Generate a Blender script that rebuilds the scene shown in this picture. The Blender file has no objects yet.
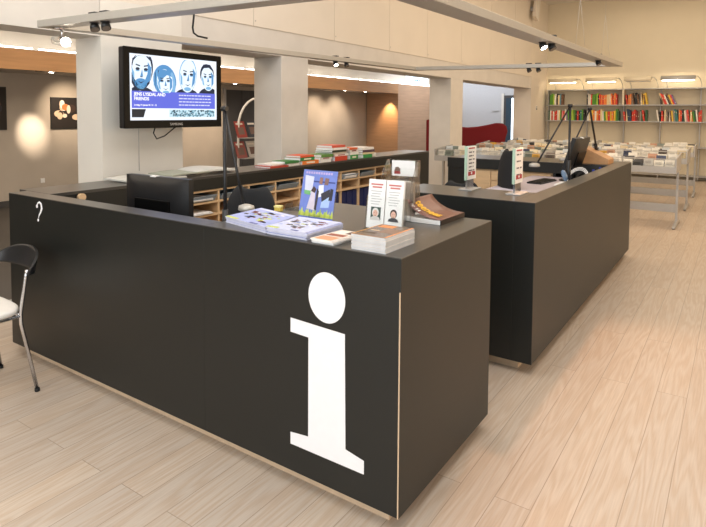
import bpy, bmesh, math, random
from mathutils import Vector, Matrix, Euler
random.seed(7)
C = bpy.context.scene.collection
PI = math.pi
R = math.radians

# ------------------------------------------------------------------ materials
def mat(name, col, rough=0.55, metal=0.0, var=0.06, scale=30.0, spec=0.5, emit=None, estr=0.0, trans=0.0, stretch=None, coat=0.0, bump=0.0, alpha=1.0):
    m = bpy.data.materials.new(name); m.use_nodes = True
    nt = m.node_tree; b = nt.nodes['Principled BSDF']
    tc = nt.nodes.new('ShaderNodeTexCoord'); mp = nt.nodes.new('ShaderNodeMapping')
    if stretch: mp.inputs['Scale'].default_value = stretch
    n = nt.nodes.new('ShaderNodeTexNoise'); n.inputs['Scale'].default_value = scale; n.inputs['Detail'].default_value = 4
    nt.links.new(tc.outputs['Object'], mp.inputs[0]); nt.links.new(mp.outputs[0], n.inputs['Vector'])
    r = nt.nodes.new('ShaderNodeValToRGB')
    r.color_ramp.elements[0].position = 0.3; r.color_ramp.elements[1].position = 0.7
    r.color_ramp.elements[0].color = [max(0, c*(1-var)) for c in col[:3]] + [1]
    r.color_ramp.elements[1].color = [min(1, c*(1+var)) for c in col[:3]] + [1]
    nt.links.new(n.outputs['Fac'], r.inputs[0]); nt.links.new(r.outputs[0], b.inputs['Base Color'])
    b.inputs['Roughness'].default_value = rough; b.inputs['Metallic'].default_value = metal
    b.inputs['Specular IOR Level'].default_value = spec
    b.inputs['Coat Weight'].default_value = coat
    if trans: b.inputs['Transmission Weight'].default_value = trans; b.inputs['IOR'].default_value = 1.25
    if alpha < 1: b.inputs['Alpha'].default_value = alpha
    if emit: b.inputs['Emission Color'].default_value = list(emit)+[1]; b.inputs['Emission Strength'].default_value = estr
    if bump:
        bp = nt.nodes.new('ShaderNodeBump'); bp.inputs['Strength'].default_value = bump; bp.inputs['Distance'].default_value = 0.01
        nt.links.new(n.outputs['Fac'], bp.inputs['Height']); nt.links.new(bp.outputs[0], b.inputs['Normal'])
    return m

def srgb(r, g, b):
    f = lambda c: (c/255/12.92) if c/255 <= 0.04045 else ((c/255+0.055)/1.055)**2.4
    return (f(r), f(g), f(b))

def floor_mat():
    m = bpy.data.materials.new('whitewashed_oak_floor'); m.use_nodes = True
    nt = m.node_tree; L = nt.links; N = nt.nodes; b = N['Principled BSDF']
    tc = N.new('ShaderNodeTexCoord'); sp = N.new('ShaderNodeSeparateXYZ'); L.new(tc.outputs['Object'], sp.inputs[0])
    cb = N.new('ShaderNodeCombineXYZ')
    ax = N.new('ShaderNodeMath'); ax.operation = 'ADD'; ax.inputs[1].default_value = 0.653+0.152*100
    L.new(sp.outputs['X'], ax.inputs[0]); L.new(sp.outputs['Y'], cb.inputs['X']); L.new(ax.outputs[0], cb.inputs['Y'])
    br = N.new('ShaderNodeTexBrick'); br.offset = 0.37; br.inputs['Scale'].default_value = 1.0
    br.inputs['Brick Width'].default_value = 2.3; br.inputs['Row Height'].default_value = 0.152
    br.inputs['Mortar Size'].default_value = 0.0018; br.inputs['Mortar Smooth'].default_value = 0.2; br.inputs['Bias'].default_value = 0
    br.inputs['Color1'].default_value = (0.0, 0.0, 0.0, 1); br.inputs['Color2'].default_value = (1, 1, 1, 1); br.inputs['Mortar'].default_value = (0.5, .5, .5, 1)
    L.new(cb.outputs[0], br.inputs['Vector'])
    # each board gets its own tone and grain offset
    sepc = N.new('ShaderNodeSeparateColor'); L.new(br.outputs['Color'], sepc.inputs[0])
    mul = N.new('ShaderNodeMath'); mul.operation = 'MULTIPLY'; mul.inputs[1].default_value = 37.0; L.new(sepc.outputs[0], mul.inputs[0])
    mp = N.new('ShaderNodeMapping'); mp.inputs['Scale'].default_value = (.9, 13.0, 1)
    L.new(cb.outputs[0], mp.inputs[0]); 
    add = N.new('ShaderNodeVectorMath'); add.operation = 'ADD'; cz = N.new('ShaderNodeCombineXYZ'); L.new(mul.outputs[0], cz.inputs['Z'])
    L.new(mp.outputs[0], add.inputs[0]); L.new(cz.outputs[0], add.inputs[1])
    ns = N.new('ShaderNodeTexNoise'); ns.inputs['Scale'].default_value = 0.75; ns.inputs['Detail'].default_value = 2.5; ns.inputs['Distortion'].default_value = 0.4
    L.new(add.outputs[0], ns.inputs['Vector'])
    # growth rings: contour lines of the stretched noise
    rm = N.new('ShaderNodeMath'); rm.operation = 'MULTIPLY'; rm.inputs[1].default_value = 60.0; L.new(ns.outputs['Fac'], rm.inputs[0])
    sn = N.new('ShaderNodeMath'); sn.operation = 'SINE'; L.new(rm.outputs[0], sn.inputs[0])
    fine = N.new('ShaderNodeTexNoise'); fine.inputs['Scale'].default_value = 6; fine.inputs['Detail'].default_value = 5
    mp2 = N.new('ShaderNodeMapping'); mp2.inputs['Scale'].default_value = (1.0, 22.0, 1); L.new(cb.outputs[0], mp2.inputs[0]); L.new(mp2.outputs[0], fine.inputs['Vector'])
    m1 = N.new('ShaderNodeMapRange'); m1.inputs[1].default_value = -1; m1.inputs[2].default_value = 1; m1.inputs[3].default_value = 0; m1.inputs[4].default_value = 1
    L.new(sn.outputs[0], m1.inputs[0])
    mx = N.new('ShaderNodeMix'); mx.data_type = 'RGBA'
    mx.inputs['A'].default_value = (*srgb(200, 186, 171), 1); mx.inputs['B'].default_value = (*srgb(192, 173, 154), 1); L.new(m1.outputs[0], mx.inputs['Factor'])
    mx.inputs['Factor'].default_value = 0
    mx2 = N.new('ShaderNodeMix'); mx2.data_type = 'RGBA'; mx2.blend_type = 'MULTIPLY'; mx2.inputs['Factor'].default_value = 1
    cr = N.new('ShaderNodeValToRGB'); cr.color_ramp.elements[0].color = (0.89, 0.89, 0.90, 1); cr.color_ramp.elements[1].color = (1.0, .98, .955, 1)
    L.new(sepc.outputs[0], cr.inputs[0]); L.new(mx.outputs['Result'], mx2.inputs['A']); L.new(cr.outputs[0], mx2.inputs['B'])
    mx3 = N.new('ShaderNodeMix'); mx3.data_type = 'RGBA'; mx3.blend_type = 'MULTIPLY'; mx3.inputs['Factor'].default_value = 0.7
    cr2 = N.new('ShaderNodeValToRGB'); cr2.color_ramp.elements[0].position = .3; cr2.color_ramp.elements[1].position = .7
    cr2.color_ramp.elements[0].color = (0.86, 0.84, 0.82, 1); cr2.color_ramp.elements[1].color = (1.05, 1.05, 1.05, 1)
    L.new(fine.outputs['Fac'], cr2.inputs[0]); L.new(mx2.outputs['Result'], mx3.inputs['A']); L.new(cr2.outputs[0], mx3.inputs['B'])
    mx4 = N.new('ShaderNodeMix'); mx4.data_type = 'RGBA'; mx4.inputs['B'].default_value = (*srgb(112, 92, 74), 1)
    L.new(mx3.outputs['Result'], mx4.inputs['A'])
    mf = N.new('ShaderNodeMath'); mf.operation = 'MULTIPLY'; mf.inputs[1].default_value = 0.55; L.new(br.outputs['Fac'], mf.inputs[0]); L.new(mf.outputs[0], mx4.inputs['Factor'])
    L.new(mx4.outputs['Result'], b.inputs['Base Color'])
    b.inputs['Roughness'].default_value = 0.42; b.inputs['Specular IOR Level'].default_value = 0.45
    bp = N.new('ShaderNodeBump'); bp.inputs['Strength'].default_value = 0.15; bp.inputs['Distance'].default_value = 0.002; bp.invert = True
    L.new(br.outputs['Fac'], bp.inputs['Height']); L.new(bp.outputs[0], b.inputs['Normal'])
    return m

M = {}
M['floor'] = floor_mat()
M['wall'] = mat('white_plaster', srgb(226, 221, 212), 0.9, var=0.02, scale=3, bump=0.02)
M['wallboard'] = mat('painted_wall_board', srgb(226, 216, 202), 0.85, var=0.02, scale=2)
M['backwall'] = mat('cream_plaster', srgb(222, 210, 186), 0.9, var=0.02, scale=2)
M['beam'] = mat('pale_plaster_frame', srgb(214, 208, 200), 0.9, var=0.04, scale=4)
M['gallery'] = mat('beige_gallery_plaster', srgb(186, 174, 160), 0.9, var=0.05, scale=2)
M['galleryfloor'] = mat('dark_grey_tile', srgb(70, 66, 62), 0.5, var=0.15, scale=2)
M['oakpanel'] = mat('oak_veneer_panel', srgb(194, 146, 100), 0.55, var=0.10, scale=2.2, stretch=(6, 0.7, 9))
M['palepanel'] = mat('pale_oak_veneer_panel', srgb(196, 160, 130), 0.6, var=0.08, scale=2.2, stretch=(1, 0.6, 9))
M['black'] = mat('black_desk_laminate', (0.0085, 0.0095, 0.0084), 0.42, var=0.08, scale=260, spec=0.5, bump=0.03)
M['blacktop_lit'] = mat('black_desk_laminate_lit_top', (0.042, 0.038, 0.032), 0.28, var=0.08, scale=260, spec=1.0)  # same laminate; light from above and reflections partly put into the lighter colour
M['white'] = mat('white_vinyl_lettering', srgb(240, 238, 240), 0.6, var=0.01)
M['plinth'] = mat('pale_wood_plinth', srgb(205, 178, 148), 0.6, var=0.06)
M['wood'] = mat('birch_shelf_wood', srgb(214, 180, 138), 0.55, var=0.08, scale=5, stretch=(1, 1, 8))
M['blackplastic'] = mat('black_plastic', (0.012, 0.012, 0.013), 0.38, var=0.05)
M['glossblack'] = mat('gloss_black_bezel', (0.004, 0.004, 0.004), 0.3, var=0.02, spec=.12)
M['fabric'] = mat('black_office_fabric', (0.010, 0.0105, 0.012), 0.9, var=0.25, scale=300, bump=0.1)
M['chrome'] = mat('brushed_chrome', (0.62, 0.62, 0.64), 0.22, 1.0, var=0.02)
M['steel'] = mat('grey_painted_steel', srgb(176, 174, 172), 0.45, 0.25, var=0.03)
M['alu'] = mat('grey_aluminium_profile', srgb(184, 179, 170), 0.4, 0.3, var=0.02)
M['seat'] = mat('white_seat_pad', srgb(236, 230, 222), 0.6, var=0.02)
M['rubber'] = mat('black_rubber', (0.01, 0.01, 0.01), 0.8)
M['redfelt'] = mat('dark_red_upholstery', srgb(118, 16, 24), 0.9, var=0.1, scale=120)
M['acrylic'] = mat('clear_acrylic', (0.93, 0.95, 0.94), 0.05, var=0.01, trans=1.0, alpha=0.42)
M['greenglass'] = mat('green_edged_glass', srgb(186, 214, 192), 0.1, var=0.02)
M['paper'] = mat('white_paper', srgb(238, 236, 234), 0.7, var=0.02)
M['lilac'] = mat('pale_lilac_worktop', srgb(196, 184, 190), 0.5, var=0.02)
M['tray'] = mat('blue_grey_plastic_tray', srgb(126, 138, 148), 0.35, var=0.05)
M['binder'] = mat('dark_blue_binder_cloth', srgb(28, 38, 88), 0.6, var=0.1)
M['doorgrey'] = mat('dark_grey_door', srgb(70, 68, 68), 0.5, var=0.06, scale=3)
M['darkglass'] = mat('blue_tinted_glass', srgb(60, 80, 96), 0.08, var=0.1, scale=2)
M['lampglow'] = mat('lit_lamp_face', (1, .95, .85), 0.4, emit=(1.0, 0.90, 0.76), estr=22)
M['tube'] = mat('lit_fluorescent_tube', (1, 1, 1), 0.4, emit=(1.0, 0.93, 0.84), estr=6)
M['shelftube'] = mat('lit_shelf_lamp_tube', (1, 1, 1), 0.4, emit=(1.0, 0.86, 0.62), estr=.7)
M['daypane'] = mat('bright_daylight_pane', (.8, .9, 1), 0.3, emit=(0.72, 0.88, 1.0), estr=1.6)
M['bluepane'] = mat('blue_window_mullion', srgb(100, 160, 190), 0.3)

_cm = {}
def cmat(rgb, rough=0.6, var=0.06):
    k = (tuple(rgb), rough)
    if k not in _cm: _cm[k] = mat('paint_%d_%d_%d' % tuple(rgb), srgb(*rgb), rough, var=var)
    return _cm[k]
_em = {}
def emat(rgb, s=1.0):
    k = (tuple(rgb), s)
    if k not in _em:
        c = srgb(*rgb); _em[k] = mat('screen_%d_%d_%d' % tuple(rgb), (0.02, 0.02, 0.02), 0.4, emit=c, estr=s*.70, var=0, spec=.2)
    return _em[k]

# ------------------------------------------------------------------ geometry helpers
class MB:
    """collects shapes; build() links them as ONE mesh object"""
    def __init__(s): s.bm = bmesh.new(); s.mats = []; s.cur = 0
    def m(s, material):
        if material not in s.mats: s.mats.append(material)
        s.cur = s.mats.index(material); return s
    def _f(s, fs, smooth=False):
        for f in fs: f.material_index = s.cur; f.smooth = smooth
    def box(s, x0, y0, z0, x1, y1, z1, mtx=None):
        vs = [s.bm.verts.new((x, y, z)) for x in (x0, x1) for y in (y0, y1) for z in (z0, z1)]
        if mtx is not None:
            for v in vs: v.co = mtx @ v.co
        q = [(0, 1, 3, 2), (4, 6, 7, 5), (0, 4, 5, 1), (2, 3, 7, 6), (0, 2, 6, 4), (1, 5, 7, 3)]
        s._f([s.bm.faces.new([vs[i] for i in f]) for f in q]); return s
    def prism(s, pts, axis, a, b, smooth=False):
        """pts: outline in the two other axes; extruded along axis from a to b"""
        def P(p, t):
            return {'x': (t, p[0], p[1]), 'y': (p[0], t, p[1]), 'z': (p[0], p[1], t)}[axis]
        A = [s.bm.verts.new(P(p, a)) for p in pts]; B = [s.bm.verts.new(P(p, b)) for p in pts]
        n = len(pts); fs = [s.bm.faces.new(A), s.bm.faces.new(B[::-1])]
        side = [s.bm.faces.new((A[i], B[i], B[(i+1) % n], A[(i+1) % n])) for i in range(n)]
        s._f(fs); s._f(side, smooth); return s
    def tube(s, pts, r, seg=10, caps=True):
        pts = [Vector(p) for p in pts]; rr = r if isinstance(r, (list, tuple)) else [r]*len(pts)
        rings = []; up = None
        for i, p in enumerate(pts):
            d = (pts[min(i+1, len(pts)-1)] - pts[max(i-1, 0)]).normalized()
            if up is None: up = Vector((0, 0, 1)) if abs(d.z) < 0.95 else Vector((1, 0, 0))
            a = d.cross(up).normalized(); c = a.cross(d).normalized(); up = c
            rings.append([s.bm.verts.new(p + (a*math.cos(2*PI*k/seg) + c*math.sin(2*PI*k/seg))*rr[i]) for k in range(seg)])
        for A, B in zip(rings, rings[1:]):
            s._f([s.bm.faces.new((A[k], A[(k+1) % seg], B[(k+1) % seg], B[k])) for k in range(seg)], True)
        if caps: s._f([s.bm.faces.new(rings[0][::-1]), s.bm.faces.new(rings[-1])])
        return s
    def lathe(s, prof, cx=0, cy=0, seg=24):
        rings = []
        for (r, z) in prof:
            rings.append([s.bm.verts.new((cx+r*math.cos(2*PI*k/seg), cy+r*math.sin(2*PI*k/seg), z)) for k in range(seg)])
        for A, B in zip(rings, rings[1:]):
            s._f([s.bm.faces.new((A[k], A[(k+1) % seg], B[(k+1) % seg], B[k])) for k in range(seg)], True)
        s._f([s.bm.faces.new(rings[0][::-1]), s.bm.faces.new(rings[-1])]); return s
    def grid(s, fn, nu, nv, th=None, smooth=True):
        """surface fn(u,v)->Vector, thickened along its normal"""
        P = [[Vector(fn(i/nu, j/nv)) for j in range(nv+1)] for i in range(nu+1)]
        def nrm(i, j):
            du = P[min(i+1, nu)][j]-P[max(i-1, 0)][j]; dv = P[i][min(j+1, nv)]-P[i][max(j-1, 0)]
            return du.cross(dv).normalized()
        A = [[s.bm.verts.new(P[i][j]) for j in range(nv+1)] for i in range(nu+1)]
        s._f([s.bm.faces.new((A[i][j], A[i+1][j], A[i+1][j+1], A[i][j+1])) for i in range(nu) for j in range(nv)], smooth)
        if th:
            B = [[s.bm.verts.new(P[i][j]-nrm(i, j)*(th(i/nu, j/nv) if callable(th) else th)) for j in range(nv+1)] for i in range(nu+1)]
            s._f([s.bm.faces.new((B[i][j], B[i][j+1], B[i+1][j+1], B[i+1][j])) for i in range(nu) for j in range(nv)], smooth)
            for j in range(nv):
                s._f([s.bm.faces.new((A[0][j], A[0][j+1], B[0][j+1], B[0][j])), s.bm.faces.new((A[nu][j+1], A[nu][j], B[nu][j], B[nu][j+1]))])
            for i in range(nu):
                s._f([s.bm.faces.new((A[i+1][0], A[i][0], B[i][0], B[i+1][0])), s.bm.faces.new((A[i][nv], A[i+1][nv], B[i+1][nv], B[i][nv]))])
        return s
    def xform(s, mtx):
        bmesh.ops.transform(s.bm, matrix=mtx, verts=s.bm.verts); return s
    def build(s, name, material=None, parent=None, bevel=0, subdiv=0, loc=None):
        me = bpy.data.meshes.new(name)
        bmesh.ops.recalc_face_normals(s.bm, faces=s.bm.faces)
        if loc is not None: bmesh.ops.translate(s.bm, vec=-Vector(loc), verts=s.bm.verts)
        s.bm.to_mesh(me); s.bm.free()
        for mm in (s.mats or [material]): me.materials.append(mm)
        o = bpy.data.objects.new(name, me); C.objects.link(o)
        if loc is not None: o.location = loc
        if parent: o.parent = parent
        if bevel:
            b = o.modifiers.new('bevel', 'BEVEL'); b.width = bevel; b.segments = 2; b.limit_method = 'ANGLE'; b.angle_limit = R(40)
        if subdiv:
            b = o.modifiers.new('sub', 'SUBSURF'); b.levels = subdiv; b.render_levels = subdiv
        return o

def tag(o, label, cat, group=None, kind=None):
    o['label'] = label; o['category'] = cat
    if group: o['group'] = group
    if kind: o['kind'] = kind
    return o
def thing(name, label, cat, loc=(0, 0, 0), rz=0, group=None):
    o = bpy.data.objects.new(name, None); C.objects.link(o); o.empty_display_size = 0.1
    o.location = loc; o.rotation_euler = (0, 0, rz)
    return tag(o, label, cat, group)
def struct(o): o['kind'] = 'structure'; return o
def dup(root, loc, rz=None, label=None):
    r = root.copy(); C.objects.link(r); r.location = loc
    if rz is not None: r.rotation_euler = (0, 0, rz)
    if label: r['label'] = label
    for ch in [o for o in root.children]:
        c = ch.copy(); C.objects.link(c); c.parent = r
        for g in [o for o in ch.children]:
            d = g.copy(); C.objects.link(d); d.parent = c
    return r
def B(x0, y0, z0, x1, y1, z1): return MB().box(x0, y0, z0, x1, y1, z1)
def ell(cx, cz, rx, rz, n=20, a0=0, a1=2*PI):
    return [(cx+rx*math.cos(a0+(a1-a0)*k/n), cz+rz*math.sin(a0+(a1-a0)*k/n)) for k in range(n if abs(a1-a0-2*PI) < 1e-6 else n+1)]
def text_bm(body, size, depth=0.0006, align='LEFT', bold=0.0, shear=0.0):
    cu = bpy.data.curves.new('t', 'FONT'); cu.body = body; cu.size = size; cu.extrude = depth; cu.align_x = align; cu.offset = bold; cu.shear = shear
    o = bpy.data.objects.new('t', cu); C.objects.link(o)
    dg = bpy.context.evaluated_depsgraph_get(); me = bpy.data.meshes.new_from_object(o.evaluated_get(dg))
    mb = MB(); mb.bm.from_mesh(me)
    bpy.data.objects.remove(o); bpy.data.curves.remove(cu); bpy.data.meshes.remove(me)
    return mb
UP = Matrix.Rotation(PI/2, 4, 'X')   # text plane XY -> XZ, reading from -Y
def put_text(name, body, size, loc, material, parent, **k):
    mb = text_bm(body, size, **k); mb.xform(Matrix.Translation(loc) @ UP)
    return mb.build(name, material, parent)
ORD = ['', 'first', 'second', 'third', 'fourth', 'fifth', 'sixth', 'seventh', 'eighth', 'ninth', 'tenth', 'eleventh', 'twelfth', 'thirteenth', 'fourteenth', 'fifteenth', 'sixteenth',
       'seventeenth', 'eighteenth', 'nineteenth', 'twentieth', 'twenty-first', 'twenty-second', 'twenty-third', 'twenty-fourth', 'twenty-fifth', 'twenty-sixth', 'twenty-seventh', 'twenty-eighth']

# ------------------------------------------------------------------ the room
WX = -4.60           # plane of the colonnade wall
YB = 16.75           # back wall
CZ = 4.7
struct(B(-5.1, -4.0, -0.1, 4.5, YB, 0).build('floor', M['floor']))
struct(B(-10.4, -4.0, -0.1, -5.1, 19.2, 0).build('floor', M['galleryfloor']))
struct(B(-5.0, -4.0, CZ, 4.5, YB+.2, CZ+.1).build('ceiling', M['wall']))
struct(B(-5.06, YB, 0, 4.6, YB+0.2, CZ).build('wall_back', M['backwall']))
struct(B(4.5, -4.0, 0, 4.7, YB, CZ).build('wall_right', M['wall']))
struct(B(-10.4, -4.2, 0, 4.7, -4.0, CZ).build('wall_front', M['wall']))
# upper wall over the openings: boards with narrow joints and screw heads
mb = MB().m(M['wallboard'])
ys = [-4.0, -1.5, 1.2, 3.81, 4.83, 6.40, 7.88, 9.2, 10.7, 12.3, 13.9, 15.30, YB]
for a, b in zip(ys, ys[1:]):
    mb.box(WX-.02, a+.003, 2.6, WX, b-.003, CZ)
mb.m(M['beam']).box(WX-.36, -4.0, 2.6, WX-.02, YB, CZ)
mb.m(M['steel'])
for y in ys[4:9]: mb.tube([(WX-.005, y+.03, 2.66), (WX+.004, y+.03, 2.66)], .008)
struct(mb.build('wall_left', None))
# beam (recessed lintel) in three lengths, columns
struct(B(WX-.36, -4.0, 2.27, WX, 2.93, 2.6).build('beam', M['beam']))
struct(B(WX-.46, 3.81, 2.30, WX-.012, 15.30, 2.6).build('beam', M['beam']))
struct(MB().box(WX-.385, 2.935, 0, WX, 3.81, 2.6).build('column', M['wall']))
struct(MB().box(WX-.46, 5.32, 0, WX-.012, 5.84, 2.3).build('column', M['beam'], bevel=.004))
struct(MB().box(WX-.46, 10.245, 0, WX-.012, 10.827, 2.3).build('column', M['beam'], bevel=.004))
struct(MB().box(WX-.46, 15.30, 0, WX, YB, 2.6).build('wall_left_end', M['wallboard']))
# gallery behind the columns
GX, FX = -10.2, -9.0
struct(B(GX-.1, -4.0, 0, GX, 19.2, 3.3).build('wall_gallery', M['gallery']))
struct(B(GX, -4.0, 3.2, -4.99, 19.2, 3.3).build('ceiling', M['wall']))
struct(B(GX, 19.0, 0, -4.6, 19.2, 3.3).build('wall_end', cmat((196, 196, 198), .9)))
struct(B(-5.06, YB, 0, -4.99, 19.0, 3.3).build('wall_passage', M['wall']))
struct(B(FX-.05, -4.0, 2.245, FX, 16.0, 2.55).build('trim_1', M['oakpanel']))      # oak bulkhead
struct(B(GX, -4.0, 2.26, FX-.05, 16.0, 2.55).build('ceiling_gallery', M['gallery']))
struct(B(GX+.02, -4.0, 2.55, FX-.28, 16.0, 3.2).build('wall_cove', M['wall']))
struct(B(GX+.02, 16.0, 0, FX, 19.0, 2.55).build('trim_2', M['palepanel']))
struct(B(GX+.02, 16.0, 2.55, FX-.28, 19.0, 3.2).build('wall_cove', M['wall']))
struct(B(GX, -4.0, 0, GX+.02, 16.0, .1).build('baseboard_gallery', M['doorgrey']))
# clerestory window with blue mullions over the bulkhead
w = MB().m(M['daypane']).box(FX-.28, 17.0, 2.60, FX-.26, 18.6, 2.95)
w.m(M['bluepane'])
for y in (17.45, 17.6, 17.75, 17.95): w.box(FX-.26, y, 2.60, FX-.25, y+.04, 2.95)
w.box(FX-.26, 17.45, 2.74, FX-.25, 18.0, 2.77)
struct(w.build('window_1', None))
# dark grey double door in the gallery
d = struct(MB().m(M['doorgrey']).box(GX, 9.72, 0, GX+.03, 10.25, 2.16).box(GX, 10.27, 0, GX+.03, 10.9, 2.16).m(M['steel']).box(GX, 9.64, 0, GX+.05, 9.72, 2.2).build('door_1', None))
MB().tube([(GX+.07, 10.2, 1.0), (GX+.07, 10.2, 1.2)], .01).build('door_handle', M['chrome'], d)
# glazed door in the end wall
d = struct(MB().m(M['doorgrey']).box(-6.6, 18.96, 0, -6.15, 19.0, 2.24).build('door_2', None))
MB().m(M['darkglass']).box(-6.52, 18.94, .1, -6.34, 18.96, 2.15).m(M['daypane']).box(-6.33, 18.94, .1, -6.24, 18.96, 2.15).build('door_glass', None, d)
struct(B(-6.68, 18.95, 0, -6.6, 19.0, 2.3).build('trim_3', M['wall']))
tag(B(-7.02, 18.97, 1.70, -6.78, 19.0, 1.73).build('wall_plate', M['steel']), 'small dark grey sign strip on the far passage wall', 'sign')
# board pattern seam between the two floors
struct(B(-5.12, -4.0, 0.0, -5.07, YB, 0.004).build('trim_4', M['steel']))

# light switch on the end of the column wall
t = thing('light_switch', 'pale double light switch on the wall left of the bookcase', 'switch', (WX, 15.80, 1.74))
B(0, -.05, -.01, .01, .05, .11).build('switch_plate', M['paper'], t)
B(.01, -.03, .0, .02, .03, .035).build('rocker', M['doorgrey'], t)
B(.01, -.03, .055, .02, .03, .09).build('rocker', M['steel'], t)
t = thing('wall_speaker', 'pale box speaker high on the column wall near the corner', 'speaker', (WX+.12, 15.15, 4.34))
MB().box(-.02, -.16, -.28, .06, .16, .28, Matrix.Rotation(R(-18), 4, 'X')).build('housing', M['wallboard'], t, bevel=.01)
MB().box(.06, -.12, -.24, .065, .12, .24, Matrix.Rotation(R(-18), 4, 'X')).build('grille', M['wall'], t)
B(-.12, -.04, -.05, -.06, .04, .05).build('bracket', M['steel'], t)

# ------------------------------------------------------------------ reception desk (front) : i desk
TOP, BOT = 1.08, 0.07
t = thing('reception_desk', 'long black reception desk with a big white letter i on its front', 'reception desk', (-1.025, 1.86, 0))
def L(*a): return (a[0]+1.025, a[1]-1.86, a[2], a[3]+1.025, a[4]-1.86, a[5])
b = MB().m(M['black']).box(*L(-2.10, 1.86, BOT, -1.025, 2.80, TOP-.004)); b.m(M['blacktop_lit']).box(*L(-2.10, 1.86, TOP-.004, -1.025, 2.80, TOP))
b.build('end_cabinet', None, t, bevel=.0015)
b = MB().m(M['black']).box(*L(-3.985, 1.86, BOT, -2.10, 1.98, TOP-.004)); b.m(M['blacktop_lit']).box(*L(-3.985, 1.86, TOP-.004, -2.10, 1.98, TOP))
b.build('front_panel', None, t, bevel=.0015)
MB().box(*L(-3.70, 1.98, .71, -2.10, 2.66, .74)).build('worktop', M['lilac'], t, bevel=.003)
MB().box(*L(-3.90, 1.92, 0, -1.10, 1.96, BOT)).box(*L(-1.14, 1.96, 0, -1.10, 2.72, BOT)).build('plinth', M['plinth'], t)
ip = [(-1.56, .745), (-1.278, .735), (-1.272, .262), (-1.183, .245), (-1.183, .19), (-1.56, .19), (-1.56, .242), (-1.463, .252), (-1.463, .68), (-1.56, .684)]
m_ = MB(); m_.prism([(x+1.025, z) for x, z in ip], 'y', -.0012, 0); m_.prism([(x+1.025, z) for x, z in ell(-1.37, .866, .093, .105, 40)], 'y', -.0012, 0)
o = m_.build('lettering', M['white'], t); o['label'] = 'large white serif letter i'
# question mark, an italic stroke swelling in the bowl
m_ = MB(); pts = [(-3.628, 1.022), (-3.618, 1.044), (-3.598, 1.052), (-3.578, 1.042), (-3.572, 1.015), (-3.585, .99), (-3.603, .972), (-3.612, .952)]
wd = [.006, .009, .012, .016, .018, .014, .009, .006]
LS, RS = [], []
for i, (x, z) in enumerate(pts):
    a = pts[max(i-1, 0)]; c = pts[min(i+1, len(pts)-1)]; dx, dz = c[0]-a[0], c[1]-a[1]; n = math.hypot(dx, dz); dx /= n; dz /= n
    LS.append((x-dz*wd[i]/2+1.025, z+dx*wd[i]/2)); RS.append((x+dz*wd[i]/2+1.025, z-dx*wd[i]/2))
for i in range(len(pts)-1): m_.prism([LS[i], LS[i+1], RS[i+1], RS[i]], 'y', -.0012, 0)
m_.prism([(x+1.025, z) for x, z in ell(-3.628, 1.024, .011, .011, 12)], 'y', -.0013, 0)
m_.prism([(x+1.025, z) for x, z in ell(-3.617, .938, .0095, .0095, 12)], 'y', -.0012, 0)
o = m_.build('lettering', M['white'], t); o['label'] = 'small white italic question mark'
o = B(-.0065, -.001, BOT, -.001, .0, .95).build('edge_strip', M['plinth'], t); o['label'] = 'pale worn edge strip on the corner'
t = tag(MB().tube([(-3.69, 2.18, 1.04), (-3.655, 2.18, 1.04)], [.022, .026], 16).build('round_knob', M['wood']), 'round wooden knob on the inside of the counter by the question mark', 'knob')

# ------------------------------------------------------------------ long counter along the columns
t = thing('wall_counter', 'long narrow black counter with birch pigeonholes, piled with books', 'counter', (-4.10, 1.985, 0))
CX, CF = -4.10, -3.70
def K(*a): return (a[0]-CX, a[1]-1.985, a[2], a[3]-CX, a[4]-1.985, a[5])
MB().box(*K(CX, 1.985, TOP-.02, CF, 7.50, TOP)).build('counter_top', M['blacktop_lit'], t, bevel=.0015)
m_ = MB().box(*K(CF-.03, 1.985, .965, CF, 7.50, TOP-.02)).box(*K(CF-.03, 1.985, BOT, CF, 3.07, .965)).box(*K(CF-.03, 6.45, BOT, CF, 7.50, .965))
m_.box(*K(CX, 7.47, BOT, CF-.03, 7.50, TOP-.02)).build('apron', M['black'], t)
MB().box(*K(CX, 1.985, BOT, CX+.02, 7.47, TOP-.02)).build('back_panel', M['black'], t)
sh = [3.09+.37*k for k in range(10)]
m_ = MB()
for y in sh: m_.box(*K(CX+.03, y-.009, .09, CF-.012, y+.009, .965))
for z in (.945, .845, .735, .40, .09): m_.box(*K(CX+.03, sh[0], z, CF-.010, sh[-1], z+.016))
m_.box(*K(CX+.02, sh[0], .09, CX+.03, sh[-1], .965))
m_.build('pigeonholes', M['wood'], t)
MB().box(*K(CX+.05, 2.05, 0, CF-.06, 7.42, BOT)).build('plinth', M['plinth'], t)
# trays, papers and binders in the pigeonholes
def tray(y0, z0, lab):
    t = thing('letter_tray', lab, 'tray', (-3.72, y0, z0), 0, 'plastic trays in the counter pigeonholes')
    MB().box(-.30, .02, 0, .0, .33, .006).box(-.30, .02, 0, -.29, .33, .07).box(-.30, .02, 0, 0, .03, .05).box(-.30, .32, 0, 0, .33, .05).prism([(-.01, 0), (.03, .055), (.033, .052), (0, 0)], 'y', .02, .33).build('tray_shell', M['tray'], t, bevel=.002)
    return t
tray(sh[0], .862, 'blue grey plastic tray under the newspapers, leftmost in the upper pigeonholes')
tray(sh[1], .862, 'blue grey plastic tray right of the desk lamp pole')
tray(sh[2], .862, 'blue grey plastic tray directly above the black chair back')
tray(sh[3], .862, 'blue grey plastic tray left of the blue poster')
tray(sh[7], .862, 'blue grey plastic tray behind the clear leaflet rack, rightmost in the pigeonholes')
tray(sh[6], .862, 'blue grey tray between the blue poster and the white leaflets')
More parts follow.
